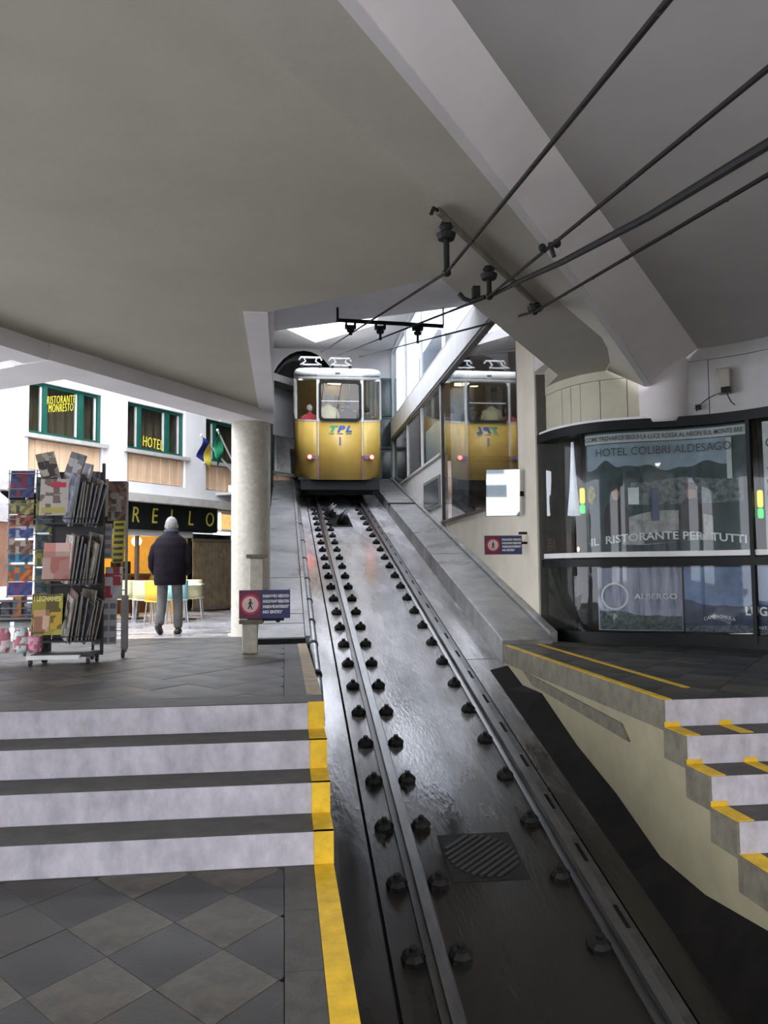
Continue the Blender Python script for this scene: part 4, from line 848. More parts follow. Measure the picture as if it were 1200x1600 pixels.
obj('frame', fbox(.88, 1.72, -.1, .02, 2.46, 2.98), m_fac, bx); obj('panel', fbox(.96, 1.66, .02, .03, 2.52, 2.9), mat('lit_panel', (.5, .3, .1), .5, emit=(1, .62, .22), estr=.55, var=.5, scale=6), bx)
obj('tube_light', fbox(.93, .98, .03, .05, 2.5, 2.92), mat('white_tube', (1, .95, .85), .5, emit=(1, .92, .75), estr=3.5), bx)
# canopy with two flagpoles
cp_ = thing('flag_bracket', 'small white bracket box with a ledge holding the flagpoles', 'bracket', F(1.3, .3, 3.4))
obj('ledge', fbox(.75, 1.5, .0, .75, 3.36, 3.42), m_sillg, cp_); obj('box', fbox(1.25, 1.55, .05, .6, 3.42, 3.66), m_fac, cp_)
def flag(base, tip, att, m_list, label, drop, wid, seed):
    t = thing('flag', label, 'flag', base); bv, tv = Vector(base), Vector(tip)
    obj('pole', MB().tube([bv, tv], .022, 8), m_fr, t); obj('finial', MB().ball(tuple(tv), .035, 8, 6), m_fr, t)
    d = (bv-tv).normalized(); a0 = tv + d*.06
    n1, n2 = 12, 10; side = Vector((-.6, -.8, 0))
    for mi_, mt in enumerate(m_list):
        rows = []
        for j in range(n2+1):
            g = (mi_ + j/n2)/len(m_list); row = []
            for i in range(n1+1):
                f = i/n1; p = a0 + d*(wid*g) + Vector((0, 0, -1))*drop*f + side*(.16*f) + FN*(.05*math.sin(5*f+seed+4*g)); row.append(tuple(p))
            rows.append(row)
        o = obj('cloth', MB().rings(rows, close=False), mt, t, smooth=True); o.modifiers.new('s', 'SOLIDIFY').thickness = .004
    return t
fb_ = F(1.35, .55, 3.6)
flag(fb_, (-1.92, 19.59, 4.64), 0, [mat('flag_blue', (.02, .03, .22), .8), mat('flag_yellow', (.75, .62, .08), .8)], 'blue and yellow flag drooping from its pole beside the column', .48, .5, 0)
flag(F(1.42, .5, 3.55), (-1.58, 20.05, 4.84), 0, [mat('flag_green', (.02, .28, .13), .8, var=.2)], 'green flag hanging from the taller pole beside the column', .62, .34, 2)

# ------------------------------------------------------------------ cafe chairs and tables on the square
GZ = .46
def cafe_chair(m):
    t = thing('cafe_chair', 'x', 'chair', (0, 0, 0), 'cafe chairs on the square', world=False)
    b = MB().rings([[(x, y, .44+.02*abs(x)*4) for x in (-.21, -.1, 0, .1, .21)] for y in (-.2, 0, .2)], close=False)
    s = obj('seat', b, m, t, local=True, smooth=True); s.modifiers.new('s', 'SOLIDIFY').thickness = .02
    b = MB().rings([[(x, -.2-.1*(z-.44)+.12*(abs(x)/.21)**2*.4, z) for x in (-.21, -.1, 0, .1, .21)] for z in (.46, .62, .8, .83)], close=False)
    k = obj('backrest', b, m, t, local=True, smooth=True); k.modifiers.new('s', 'SOLIDIFY').thickness = .018
    for x in (-1, 1):
        for y in (-1, 1): obj('leg', MB().tube([(x*.17, y*.17, .44), (x*.21, y*.21, 0)], .013, 8), m_zinc, t, local=True)
    return t
m_chw = mat('chair_cream', (.72, .70, .42), .45); m_chy = mat('chair_yellow', (.78, .50, .05), .45); m_cht = mat('chair_turquoise', (.35, .62, .62), .45)
for (x, y, rot, m, l) in ((-3.33, 18.05, .1, m_chw, 'cream cafe chair closest to the magazine stands'), (-2.82, 17.4, 0, m_chw, 'cream cafe chair left of the yellow one'), (-2.40, 16.4, -.1, m_chy, 'bright yellow cafe chair just left of the walking man'), (-2.12, 16.9, .2, m_cht, 'turquoise cafe chair seen between the legs of the walking man'), (-1.92, 18.0, 0, m_chw, 'cream cafe chair just right of the walking man')):
    c = cafe_chair(m); c.location = (x, y, GZ); c.rotation_euler = (0, 0, rot); c['label'] = l
def cafe_table(x, y, label):
    t = thing('cafe_table', label, 'table', (x, y, GZ), 'cafe tables on the square', world=False)
    obj('top', MB().box((-.36, -.36, .715), (.36, .36, .74)), m_white, t, local=True, bevel=.006)
    obj('column', MB().tube([(0, 0, .02), (0, 0, .72)], .03, 10), m_zinc, t, local=True); obj('foot', MB().lathe((0, 0, 0), [(.24, 0), (.24, .015), (.03, .04)], 16), m_iron, t, local=True)
cafe_table(-3.2, 18.35, 'square white cafe table at the left group of chairs'); cafe_table(-2.05, 17.75, 'square white cafe table behind the walking man')
# parasol at the left edge of the square
pa = thing('parasol', 'closed-in white and salmon parasol at the far left edge', 'parasol', (-4.05, 11.2, .62))
pc = (-4.05, 11.2)
obj('pole', MB().tube([(pc[0], pc[1], .62), (pc[0], pc[1], 2.75)], .025, 10), m_fr, pa); obj('base', MB().lathe((pc[0], pc[1], .60), [(.28, 0), (.28, .06), (.05, .1)], 16), m_conc, pa)
obj('canopy', MB().rings([[(pc[0]+r*math.cos(a), pc[1]+r*math.sin(a), z) for a in [2*math.pi*k/16 for k in range(16)]] for r, z in ((.62, 2.12), (.58, 2.36), (.3, 2.6), (.02, 2.72))]), mat('parasol_white', (.78, .76, .78), .8), pa)
obj('skirt', MB().rings([[(pc[0]+r*math.cos(a), pc[1]+r*math.sin(a), z) for a in [2*math.pi*k/16 for k in range(16)]] for r, z in ((.50, 1.30), (.60, 2.12))], cap=False), mat('parasol_salmon', (.70, .38, .26), .8, var=.2, scale=2), pa)
tm = text_mb('NE', .16, .002, 'CENTER', 0, .01)
obj('lettering', tm.map(lambda x, y, z: (pc[0]+.615*math.cos(-.75+x*1.6), pc[1]+.615*math.sin(-.75+x*1.6), 2.2+y)), mat('parasol_pink_letter', (.6, .08, .2), .6), pa)
# ------------------------------------------------------------------ people
def skin_obj(name, V, E, R, m, parent, sub=2, root=0, local=True):
    me = bpy.data.meshes.new(name); me.from_pydata(V, E, []); me.update()
    o = bpy.data.objects.new(name, me); COL.objects.link(o); o.parent = parent
    sk = o.modifiers.new('skin', 'SKIN'); sk.use_smooth_shade = True
    for i, r in enumerate(R):
        sv = me.skin_vertices[0].data[i]; sv.radius = r if isinstance(r, tuple) else (r, r); sv.use_root = (i == root)
    ss = o.modifiers.new('sub', 'SUBSURF'); ss.levels = sub; ss.render_levels = sub
    me.materials.append(m); return o
m_skin = mat('skin', (.50, .30, .21), .6, var=.05); m_hgrey = mat('grey_hair', (.27, .265, .255), .8, var=.25, scale=30); m_hdark = mat('dark_hair', (.03, .022, .018), .7, var=.2, scale=30)
def head_parts(t, c, hm, tiltx=0., sc=1., cover=1.):
    # hair as a cap over the crown and nape, with ears and face on the far side
    x, y, z = c; b = MB(); n, m = 16, 10; rows = []
    for i in range(m+1):
        a = math.pi*.74*i/m; row = []
        for k in range(n):
            th = 2*math.pi*k/n; back = .5-.5*math.sin(th)
            aa = a*(.62+.42*back*cover); row.append((x+.088*sc*math.sin(aa)*math.cos(th), y+.108*sc*math.sin(aa)*math.sin(th)-.006, z+.122*sc*math.cos(aa)+.012))
        rows.append(row)
    obj('hair', b.rings(rows), hm, t, local=True, smooth=True)
    for s in (-1, 1): obj('ear', MB().ball((x+s*.083*sc, y+.005, z-.01), (.014, .022, .034), 8, 6), m_skin, t, local=True, smooth=True)
    f = obj('face', MB().ball((x, y+.088*sc, z-.012), (.014, .028, .022), 8, 6), m_skin, t, local=True, smooth=True)
    for s in (-1, 1): obj('eye', MB().ball((x+s*.032, y+.088*sc, z+.018), (.012, .008, .008), 8, 6), m_white, f, local=True)
    obj('mouth', MB().box((x-.022, y+.086*sc, z-.058), (x+.022, y+.096*sc, z-.052)), mat('lips', (.35, .13, .11), .6), f, local=True)
mn = thing('person', 'person with grey hair in a dark padded coat and grey trousers walking away', 'person', (-1.60, 12.0, .577), world=False)
V = [(0, 0, .84), (0, .02, 1.02), (0, .05, 1.2), (0, .07, 1.34), (0, .10, 1.43), (.0, .135, 1.535), (0, .135, 1.60),
     (-.09, 0, .80), (-.105, .0, .44), (-.125, -.15, .15), (-.125, -.05, .06), (.09, .0, .80), (.105, .05, .43), (.115, .02, .10), (.115, .14, .04),
     (-.15, .05, 1.31), (-.22, .02, 1.05), (-.19, .12, .93), (-.18, .13, .90), (.15, .05, 1.31), (.22, .02, 1.05), (.19, .12, .93), (.18, .13, .90)]
E_ = [(0,1),(1,2),(2,3),(3,4),(4,5),(5,6),(0,7),(7,8),(8,9),(9,10),(0,11),(11,12),(12,13),(13,14),(3,15),(15,16),(16,17),(17,18),(3,19),(19,20),(20,21),(21,22)]
R = [.13, .13, .14, .11, .055, (.08, .10), (.07, .085), .08, .05, .033, .025, .08, .05, .033, .025, .065, .05, .035, .035, .07, .05, .035, .035]
skin_obj('body', V, E_, R, m_skin, mn)
m_coat = mat('dark_coat', (.010, .008, .012), .7, spec=.08, var=.25, scale=5, bump=.3); m_trou = mat('grey_trousers', (.11, .105, .10), .85, var=.25, scale=8)
rings_ = []; prof = [(.70, .25, .19, .02), (.76, .26, .20, .02), (.9, .265, .205, .02), (1.05, .272, .205, .03), (1.18, .285, .2, .04), (1.28, .28, .19, .055), (1.36, .235, .165, .07), (1.42, .13, .12, .085), (1.455, .105, .10, .095)]
zz = .70
import bisect
def pinterp(z):
    i = max(0, min(len(prof)-2, bisect.bisect([p[0] for p in prof], z)-1)); a, c = prof[i], prof[i+1]; f = (z-a[0])/(c[0]-a[0]); return [a[k]+(c[k]-a[k])*f for k in range(4)]
for j in range(31):
    z = .70 + (.755)*j/30; _, rx, ry, cy = pinterp(z); q = 1 + .022*abs(math.sin(j*math.pi/5))
    rings_.append([(rx*.84*q*math.cos(a), cy+ry*q*math.sin(a), z) for a in [2*math.pi*k/28 for k in range(28)]])
ct_ = obj('coat', MB().rings(rings_), m_coat, mn, local=True, smooth=True)
for s in (-1, 1):
    obj('sleeve', MB().tube([(s*.13, .055, 1.30), (s*.195, .045, 1.22), (s*.232, .025, 1.08), (s*.235, .06, .96), (s*.215, .13, .88), (s*.208, .145, .862), (s*.207, .147, .86)], [.075, .082, .078, .072, .06, .045, .012], 14), m_coat, ct_, local=True, smooth=True)
obj('collar', MB().rings([[(rx*math.cos(a), .10+rx*.95*math.sin(a), z) for a in [2*math.pi*k/20 for k in range(20)]] for rx, z in ((.10, 1.42), (.105, 1.46), (.098, 1.49), (.085, 1.47))]), mat('coat_collar', (.02, .024, .05), .7), ct_, local=True, smooth=True)
tro = [(0, 0, .86), (-.095, 0, .78), (-.108, .0, .45), (-.122, -.15, .13), (.095, 0, .78), (.108, .05, .44), (.117, .02, .07)]
skin_obj('trousers', tro, [(0,1),(1,2),(2,3),(0,4),(4,5),(5,6)], [.10, .088, .075, .068, .088, .075, .068], m_trou, mn)
m_shoe = mat('black_shoes', (.012, .011, .011), .4)
obj('shoe', MB().rings([[(-.125+.05*sx*math.cos(a), y, z+.045*sx*math.sin(a)) for a in [2*math.pi*k/12 for k in range(12)]] for y, z, sx in ((-.24, .15, .5), (-.20, .135, 1.0), (-.12, .09, 1.0), (-.04, .055, .95), (.04, .045, .8), (.08, .035, .4))]), m_shoe, mn, local=True, smooth=True)
obj('shoe', MB().rings([[(.115+.05*sx*math.cos(a), y, .048+.045*sx*math.sin(a)) for a in [2*math.pi*k/12 for k in range(12)]] for y, sx in ((-.09, .5), (-.06, 1.0), (.03, 1.0), (.12, .95), (.19, .75), (.22, .4))]), m_shoe, mn, local=True, smooth=True)
head_parts(mn, (0, .135, 1.545), m_hgrey)
# passengers seated in the car
def passenger(x, y, z, rot, coat, hm, label, sc=1., cover=1.):
    t = thing('person', label, 'person', (CX+x, CY+y, z), 'passengers in the car', world=False); t.rotation_euler = (0, 0, rot); t.scale = (sc, sc, sc)
    V = [(0, 0, .1), (0, 0, .3), (0, .02, .48), (0, .03, .58), (0, .05, .66), (0, .06, .76), (0, .06, .82), (-.17, .02, .54), (-.23, .06, .30), (-.17, .26, .20), (.17, .02, .54), (.23, .06, .30), (.17, .26, .20), (-.1, .05, .08), (-.1, .42, .10), (-.1, .42, -.3), (.1, .05, .08), (.1, .42, .10), (.1, .42, -.3)]
    E = [(0,1),(1,2),(2,3),(3,4),(4,5),(5,6),(2,7),(7,8),(8,9),(2,10),(10,11),(11,12),(0,13),(13,14),(14,15),(0,16),(16,17),(17,18)]
    R = [.13, .14, .13, .07, .05, (.075, .095), (.065, .08), .06, .045, .035, .06, .045, .035, .08, .06, .045, .08, .06, .045]
    skin_obj('body', V, E, R, m_skin, t)
    j = obj('jacket', MB().rings([[(rx*math.cos(a), cy+ry*math.sin(a), z_) for a in [2*math.pi*k/18 for k in range(18)]] for rx, ry, cy, z_ in ((.19, .15, .02, .02), (.21, .16, .02, .2), (.24, .16, .02, .42), (.22, .14, .03, .53), (.13, .10, .04, .60), (.07, .07, .05, .645))]), coat, t, local=True, smooth=True)
    for s in (-1, 1): obj('sleeve', MB().tube([(s*.18, .02, .52), (s*.25, .05, .32), (s*.19, .24, .21)], [.075, .068, .05], 10), coat, j, local=True, smooth=True)
    head_parts(t, (0, .06, .775), hm, cover=cover)
    return t
passenger(-.24, .55, 4.76, 0, mat('cream_shirt', (.68, .62, .36), .8), m_hgrey, 'passenger with pale hair and cream top behind the windscreen', .86)
passenger(.24, .8, 4.74, .2, mat('brown_coat', (.05, .038, .025), .8), m_hdark, 'dark haired passenger in brown coat behind the windscreen', .86)
passenger(.02, 1.7, 5.0, -.2, mat('dark_jacket', (.03, .03, .03), .8), m_hdark, 'dark clad passenger deep inside the car, behind the other two', .86)
passenger(-.66, .66, 4.62, .3, mat('red_white_jacket', (.62, .05, .08), .7), mat('white_hood', (.8, .78, .78), .8), 'passenger in a red jacket and white hood at the left corner window', .80)
passenger(.68, .8, 4.60, -.2, mat('olive_coat', (.12, .11, .09), .8), m_hdark, 'dark haired passenger at the right corner window', .84)

# ------------------------------------------------------------------ magazine stands
m_rack = mat('rack_wire', (.25, .25, .26), .55, metal=.3); m_rackd = mat('rack_dark', (.03, .03, .03), .5)
def paper(name, cols, rough=.35, scale=14):
    if name in MATS: return MATS[name]
    m = mat(name, cols[0], rough, var=.3, scale=scale); cr = [n for n in m.node_tree.nodes if n.type == 'VALTORGB'][0].color_ramp
    while len(cr.elements) > 1: cr.elements.remove(cr.elements[-1])
    cr.interpolation = 'CONSTANT'
    nt = m.node_tree; vo = nt.nodes.new('ShaderNodeTexVoronoi'); vo.distance = 'CHEBYCHEV'; vo.inputs['Scale'].default_value = scale*1.1; vo.inputs['Randomness'].default_value = .85
    nt.links.new([n for n in nt.nodes if n.type == 'MAPPING'][0].outputs[0], vo.inputs['Vector']); nt.links.new(vo.outputs['Color'], [n for n in nt.nodes if n.type == 'VALTORGB'][0].inputs[0])
    for i, c in enumerate(cols):
        e = cr.elements[0] if i == 0 else cr.elements.new(.30+.40*i/len(cols)); e.position = 0 if i == 0 else .34+.36*i/len(cols); e.color = (*c, 1)
    return m
def sheet(name, label, cat, group, c, w, h, yaw, lean, thick, m, front=None, roll=0.):
    """a leaning booklet: centre of the foot, facing -Y turned by yaw, leaning back; pages behind the cover"""
    t = thing(name, label, cat, c, group, world=False)
    t.rotation_euler = (lean, roll, yaw)
    obj('pages', MB().box((-w/2, .001, 0), (w/2, thick, h)), m_paper, t, local=True); cv = obj('cover', MB().box((-w/2-.002, -.002, -.001), (w/2+.002, .001, h+.001)), m, t, local=True)
    return t, cv
covers = [paper('cover_%d' % i, c) for i, c in enumerate([
    [(.25, .22, .18), (.06, .05, .05), (.45, .42, .36)], [(.08, .08, .09), (.25, .24, .24), (.04, .04, .05)], [(.30, .29, .30), (.10, .10, .12), (.20, .08, .07)],
    [(.12, .14, .20), (.32, .32, .34), (.05, .06, .10)], [(.20, .17, .13), (.36, .33, .28), (.08, .06, .05)], [(.10, .10, .10), (.28, .25, .22), (.30, .10, .06)]])]
post = [paper('card_%d' % i, c, .25, 20) for i, c in enumerate([
    [(.05, .06, .16), (.16, .03, .05), (.03, .04, .08)], [(.16, .13, .05), (.05, .05, .03), (.30, .26, .12)], [(.25, .06, .05), (.30, .24, .15), (.08, .03, .03)], [(.06, .08, .22), (.30, .32, .40), (.03, .05, .14)],
    [(.20, .12, .09), (.35, .33, .30), (.10, .05, .04)], [(.03, .12, .22), (.05, .25, .38), (.02, .06, .12)], [(.45, .16, .03), (.03, .14, .20), (.30, .06, .02)], [(.03, .03, .15), (.15, .03, .10), (.04, .06, .20)],
    [(.05, .09, .09), (.03, .05, .05), (.10, .13, .14)], [(.35, .33, .05), (.10, .14, .12), (.45, .43, .08)], [(.06, .10, .14), (.12, .16, .16), (.25, .24, .05)]])]
# wire postcard rack
pr_ = thing('postcard_rack', 'wire postcard rack with a basket below at the far left', 'rack', (-2.50, 7.9, PZ))
YP = 7.9
obj('pole', MB().tube([(-2.37, YP+.12, PZ+.05), (-2.37, YP+.12, 2.40)], .016, 8), m_rack, pr_)
for x in (-2.50, -2.255, -2.10): obj('upright', MB().tube([(x, YP+.02, 1.25), (x, YP+.02, 2.42)], .006, 6), m_rack, pr_)
for k in range(9): obj('wire_shelf', MB().tube([(-2.50, YP-.02, 1.26+.14*k), (-2.10, YP-.02, 1.26+.14*k)], .005, 6), m_rack, pr_)
bk_ = obj('basket', MB().box((-2.62, YP-.16, 1.06), (-1.98, YP+.16, 1.075)), m_rack, pr_)
for z in (1.10, 1.16, 1.22): obj('basket_wire', MB().tube([(-2.62, YP-.16, z), (-1.98, YP-.16, z), (-1.98, YP+.16, z), (-2.62, YP+.16, z), (-2.62, YP-.16, z)], .006, 6), m_rack, bk_)
obj('table_bar', MB().box((-2.68, YP-.14, 1.04), (-2.05, YP+.14, 1.055)), m_rackd, pr_)
for x in (-2.60, -2.16): obj('leg', MB().box((x-.025, YP-.02, PZ+.08), (x+.025, YP+.03, 1.04)), m_rackd, pr_); 
for x in (-2.60, -2.16):
    obj('caster', MB().lathe((x, YP, PZ+.045), [(.045, -.015), (.045, .015)], 12, (1, 0, 0)), m_rackd, pr_)
desc = ['night town', 'gold lettered', 'red landscape', 'blue panorama', 'oval view', 'turquoise lake', 'orange sunset', 'violet evening']
zz = [2.16, 2.01, 1.90, 1.79, 1.64, 1.57, 1.40, 1.27]; hh = [.25, .13, .10, .09, .13, .07, .15, .12]
for i in range(8):
    w = .21 if i != 5 else .215
    sheet('postcard', '%s postcard in the left column of the wire rack' % desc[i], 'postcard', 'postcards on the wire rack', (-2.375-.0, YP-.03, zz[i]), w, hh[i], -.05, -.12, .004, post[i % len(post)])
d2 = ['dark green', 'lime edged', 'teal map', 'slate grey', 'olive', 'yellow striped', 'dark valley']
for i in range(7):
    z = 2.15-.155*i
    sheet('postcard', '%s card in the narrow right column of the wire rack' % d2[i], 'postcard', 'postcards on the wire rack', (-2.18, YP-.03, z), .13, .20 if i % 2 == 0 else .14, .25, -.14, .004, post[[8, 9, 10, 8, 9, 10, 8][i]])
for i, (x, c) in enumerate(((-2.50, (.75, .6, .62)), (-2.34, (.6, .75, .7)), (-2.22, (.72, .35, .45)))):
    t = thing('toy_pack', '%s clear bag of sweets hanging low under the wire rack' % ('pale pink', 'mint', 'pink')[i], 'bag', (x, YP-.05, .75), 'bags under the wire rack')
    obj('bag', MB().rings([[(x+rx*math.cos(a), YP-.08+.03*math.sin(a), z) for a in [2*math.pi*k/12 for k in range(12)]] for rx, z in ((.05, .76), (.07, .80), (.07, .93), (.05, .98))]), paper('bag_%d' % i, [c, (.8, .78, .78), (.45, .15, .2)], .3, 25), t, smooth=True)
    obj('header', MB().box((x-.06, YP-.09, .98), (x+.06, YP-.075, 1.04)), m_paper, t)
for i in range(6):
    x = -2.57+.10*i
    tag(obj('paper_bundle', MB().box((x-.035, YP-.12, 1.082), (x+.035, YP+.05, 1.20+.03*(i % 3))), covers[i % 6] if i % 2 else post[(i*3) % 11]), 'small bundle in the wire basket, %s from the left' % ('first', 'second', 'third', 'fourth', 'fifth', 'sixth')[i], 'leaflets', 'bundles in the wire basket')
# magazine stand on casters
YM = 7.75
ms = thing('magazine_stand', 'dark three-tier magazine stand on casters with a white foot bar', 'rack', (-1.9, YM, PZ))
obj('foot_bar', MB().box((-2.23, YM-.16, PZ+.055), (-1.78, YM-.12, PZ+.09)), m_white, ms)
obj('back_panel', MB().box((-2.10, YM+.16, .85), (-1.66, YM+.18, 2.40)), m_rackd, ms)
for x in (-2.12, -1.66): obj('upright', MB().box((x-.012, YM+.14, PZ+.06), (x+.012, YM+.18, 2.48)), m_rackd, ms)
for z in (.86, 1.36, 1.90): 
    s_ = obj('tier', MB().box((-2.12, YM-.14, z), (-1.66, YM+.16, z+.012)), m_rackd, ms)
    obj('lip', MB().tube([(-2.12, YM-.15, z+.05), (-1.66, YM-.15, z+.05)], .005, 6), m_rackd, s_)
obj('base', MB().box((-2.2, YM-.12, PZ+.07), (-1.66, YM+.18, PZ+.10)), m_rackd, ms)
for x, y in ((-2.2, -.13), (-1.72, -.1), (-1.7, .16), (-2.15, .16)):
    cst = obj('caster', MB().lathe((x, YM+y, PZ+.03), [(.03, -.012), (.03, .012)], 12, (1, 0, 0)), m_rackd, ms); obj('fork', MB().box((x-.016, YM+y-.012, PZ+.03), (x+.016, YM+y+.012, PZ+.075)), m_rack, cst)
def put_text(par, s, w, z, h, m, wmax=.9):
    tm = text_mb(s, h*1.35, 0, 'CENTER', 0, .002); k = min(1, wmax*w/text_w(tm)); obj('lettering', tm.map(lambda x, y, q: (x*k, -.004, z+y)), m, par, local=True)
big = [
 ('yellow magazine with pale title leaning low at the front of the stand', (-2.06, YM-.17, .93), .25, .36, paper('cover_leg', [(.30, .26, .03), (.10, .08, .02), (.40, .36, .05)], .3, 8), .10),
 ('pink and orange wrapped magazine in the middle tier', (-2.00, YM-.14, 1.40), .23, .34, paper('cover_pink', [(.55, .25, .22), (.62, .42, .38), (.50, .16, .14)], .15, 7), -.03),
 ('red-titled cartoon magazine in the top tier', (-2.03, YM-.14, 1.98), .24, .33, paper('cover_red', [(.42, .39, .35), (.16, .12, .11), (.44, .40, .34)], .3, 14), -.03)]
for l, c, w, h, m, yw in big:
    t, cv = sheet('magazine', l, 'magazine', 'magazines facing forward', c, w, h, yw, -.16, .012, m)
    if 'pale title' in l:
        put_text(t, 'I LEGNANESI', w, h-.045, .045, mat('mag_pale_yellow', (.75, .70, .25), .5)); obj('cover_photo', MB().box((-.11, -.004, .03), (.02, -.003, .22)), paper('photo_warm', [(.55, .32, .18), (.30, .14, .08), (.60, .42, .3)], .3, 9), cv, local=True); obj('cover_photo', MB().box((.03, -.004, .05), (.12, -.003, .20)), paper('photo_amber', [(.50, .33, .03), (.16, .10, .02)], .3, 9), cv, local=True)
    if 'cartoon' in l:
        obj('title_block', MB().box((-.03, -.004, h-.075), (.10, -.003, h-.03)), m_red, cv, local=True); obj('cover_strip', MB().box((-.10, -.004, .02), (.10, -.003, .07)), mat('mag_olive', (.40, .36, .10), .5), cv, local=True)
    if 'pink' in l: obj('wrapper', MB().box((-.118, -.012, .005), (.118, -.006, .26)), glass('wrapper_film', (.95, .95, .95), .08, 1.5), t, local=True)
ordn = ['first', 'second', 'third', 'fourth', 'fifth', 'sixth', 'seventh', 'eighth', 'ninth']
for tz, tn, nn in ((.875, 'bottom', 9), (1.375, 'middle', 9), (1.915, 'top', 9)):
    for k in range(nn):
        x = -1.95+.023*k; h = .36+.10*random.random(); yw = -1.12+.03*k+random.uniform(-.05, .05)
        t, cv = sheet('magazine', '%s upright magazine from the left in the fan on the %s tier' % (ordn[k], tn), 'magazine', 'upright magazines on the %s tier' % tn, (x, YM-.03+.012*k, tz), .25, h, yw, -.10+random.uniform(-.04, .04), .012, covers[(k*5+len(tn)) % 6], roll=random.uniform(.05, .34))
for i, (x, z, rl, yw) in enumerate(((-2.06, 2.28, -.25, .2), (-1.99, 2.30, .30, -.4), (-1.86, 2.30, .22, -.8), (-1.80, 2.27, .1, -.4))):
    sheet('newspaper', ('folded grey newspaper sticking up highest on the stand', 'folded newspaper splayed right at the top of the stand', 'dark rolled paper tilted at the top of the stand', 'short newspaper at the top right of the stand')[i], 'newspaper', 'papers on top of the stand', (x, YM+.06+.03*i, z-.12), .16, (.42, .40, .30, .26)[i], yw, -.1, .02, covers[i], roll=rl)
# calendar stand on the right
YC = 8.15
cs_ = thing('calendar_stand', 'narrow stand of calendars at the right of the news display', 'rack', (-1.62, YC, PZ))
for x in (-1.80, -1.50): obj('upright', MB().box((x-.01, YC+.03, PZ+.05), (x+.01, YC+.06, 2.34)), m_rackd if x < -1.7 else m_rack, cs_)
for z in (.92, 1.30, 1.70, 2.05): obj('shelf_wire', MB().tube([(-1.80, YC-.03, z), (-1.50, YC-.03, z)], .006, 6), m_rack, cs_)
obj('panel', MB().box((-1.54, YC+.02, PZ+.08), (-1.48, YC+.07, 1.25)), m_rack, cs_)
for x in (-1.80, -1.52): obj('caster', MB().lathe((x, YC+.03, PZ+.04), [(.04, -.012), (.04, .012)], 12, (1, 0, 0)), m_rackd, cs_)
def calendar(l, c, w, h, yw, m, grid, gm):
    t, cv = sheet('calendar', l, 'calendar', 'calendars on the narrow stand', c, w, h, yw, -.08, .006, m)
    if grid:
        nx, ny = grid
        for i in range(nx):
            for j in range(ny): obj('month_block', MB().box((-w/2+w*(i+.12)/nx, -.004, h*(j+.15)/ny), (-w/2+w*(i+.88)/nx, -.0022, h*(j+.62)/ny)), gm, cv, local=True)
m_cal = mat('calendar_white', (.42, .42, .44), .5, var=.1); m_calg = mat('calendar_grey', (.16, .16, .18), .5)
calendar('white calendar page with month blocks low on the narrow stand', (-1.665, YC-.10, .80), .21, .42, .1, m_cal, (3, 4), m_calg)
calendar('grey calendar with lines of dates in the middle of the narrow stand', (-1.69, YC-.10, 1.60), .16, .33, .1, mat('calendar_pale', (.34, .34, .36), .5), (2, 4), m_calg)
calendar('yellow and black striped calendar at the right of the narrow stand', (-1.565, YC-.04, 1.56), .12, .40, -.3, mat('calendar_yellow', (.42, .36, .03), .5), (1, 7), m_ink)
calendar('orange leaflet on the narrow stand', (-1.74, YC-.05, 1.30), .10, .27, .1, mat('leaflet_orange', (.50, .12, .03), .5), None, None)
calendar('red and white leaflet beside the orange one', (-1.60, YC-.05, 1.22), .16, .30, -.1, paper('leaflet_red', [(.5, .5, .5), (.35, .05, .06), (.42, .42, .42)], .4, 12), None, None)
calendar('pale comic calendar at the top left of the narrow stand', (-1.74, YC-.05, 2.0), .16, .36, .1, paper('comic_a', [(.30, .30, .24), (.12, .11, .09), (.36, .30, .22)], .4, 20), None, None)
calendar('brown comic calendar at the top right of the narrow stand', (-1.58, YC-.04, 1.96), .17, .38, -.1, paper('comic_b', [(.22, .12, .09), (.30, .28, .24), (.08, .06, .05)], .4, 18), None, None)

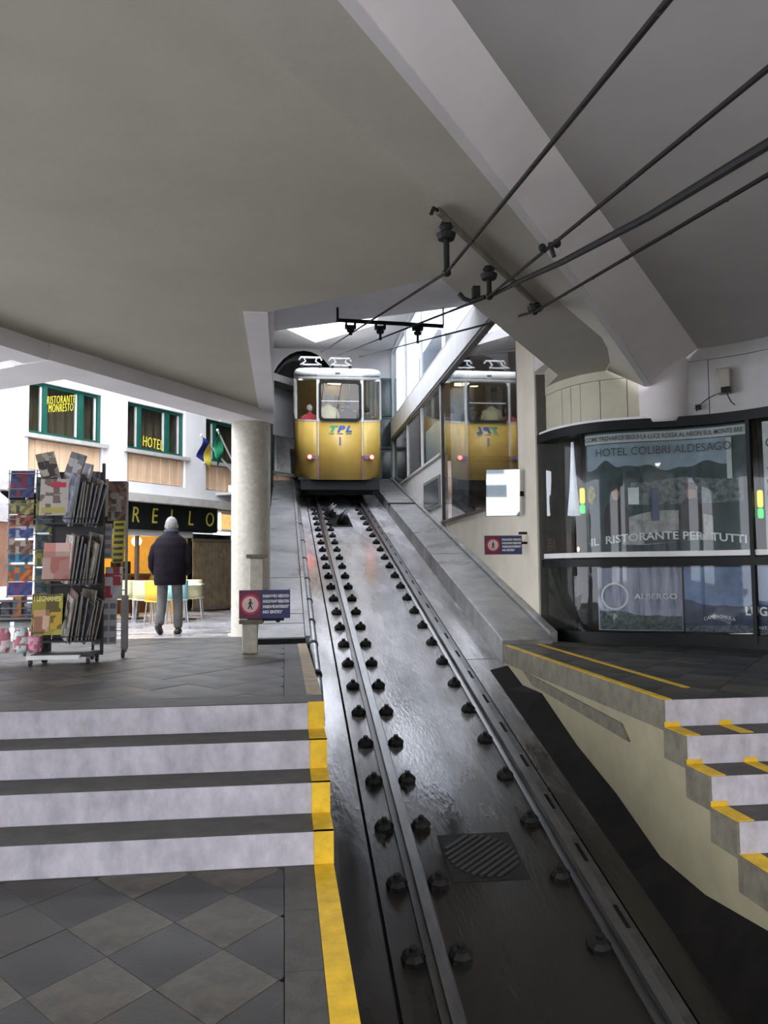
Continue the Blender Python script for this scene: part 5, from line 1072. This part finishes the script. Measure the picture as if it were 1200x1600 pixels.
# ------------------------------------------------------------------ unseen strip lights added to brighten the steps and beam face
for i, (x, y) in enumerate(((4.6, .4), (4.6, -1.9), (1.6, -1.9))):
    zc = UZ
    t = thing('fill_strip_light', 'long unseen strip light added on the entrance ceiling, %s' % ('right and nearest the steps', 'right and nearest the street', 'left of the others and nearest the street')[i], 'lamp', (x, y, zc-.09), 'added entrance lights')
    obj('housing', MB().box((x-.09, y-.8, zc-.05), (x+.09, y+.8, zc)), m_white, t); obj('diffuser', MB().box((x-.075, y-.78, zc-.085), (x+.075, y+.78, zc-.05)), mat('fill_light_glow', (.9, .88, .88), .5, emit=(1, .90, .92), estr=42), t)  # parts of the added unseen strip light
# ------------------------------------------------------------------ entrance behind the photographer and street opposite
struct(obj('wall_side_left', MB().box((-8, -3.2, -.3), (-7.7, 2.3, 4.1)), m_beam), 'left side wall of the hall near the entrance')
struct(obj('wall_side_right', MB().box((7.3, -3.2, -.3), (7.5, 6.7, 4.1)), mat('dark_shop_wall', (.16, .15, .14), .6)), 'right side wall of the hall near the entrance')
for i, x in enumerate((-4.4, -1.6, 5.6)):
    struct(obj('column_entrance', MB().box((x-.2, -3.2, -.3), (x+.2, -2.8, 4)), m_conc), 'square entrance pier, %s' % ('at the left', 'in the middle', 'at the right')[i])
ob = thing('street_building', 'grey apartment block across the street behind the photographer', 'building', (0, -34, 0))
obj('wall', MB().box((-22, -36, 0), (22, -34, 12)), mat('street_facade', (.36, .34, .32), .8, var=.1), ob)
for i in range(9):
    for j in range(3): obj('window', MB().box((-19+4.4*i, -34, 1.6+2.8*j), (-17+4.4*i, -33.96, 3.1+2.8*j)), mat('street_pane', (.05, .06, .07), .1), ob)
def van(x, y, label, col):
    t = thing('parked_van', label, 'van', (x, y, 0))
    obj('body', MB().rings([[(x+px, yy, pz) for px, pz in ((-2.2, .35), (2.2, .35), (2.2, .95), (1.6, 1.1), (1.2, 1.8), (-2.1, 1.85), (-2.2, 1.2))] for yy in (y-.85, y+.85)]), col, t, bevel=.06)
    for a in (-1.4, 1.4):
        for b__ in (-.8, .8): obj('wheel', MB().lathe((x+a, y+b__, .32), [(.32, -.1), (.32, .1)], 18, (0, 1, 0)), m_rackd, t)
    for u0, u1 in ((-1.9, -.6), (-.5, .7)): obj('side_window', MB().box((x+u0, y+.85, 1.15), (x+u1, y+.865, 1.65)), MATS['street_pane'], t)
van(-3.5, -13.5, 'pale van parked in the street behind the photographer', mat('van_silver', (.5, .52, .52), .3)); van(3.5, -13.8, 'dark green van parked in the street behind the photographer', mat('van_green', (.05, .09, .07), .3))
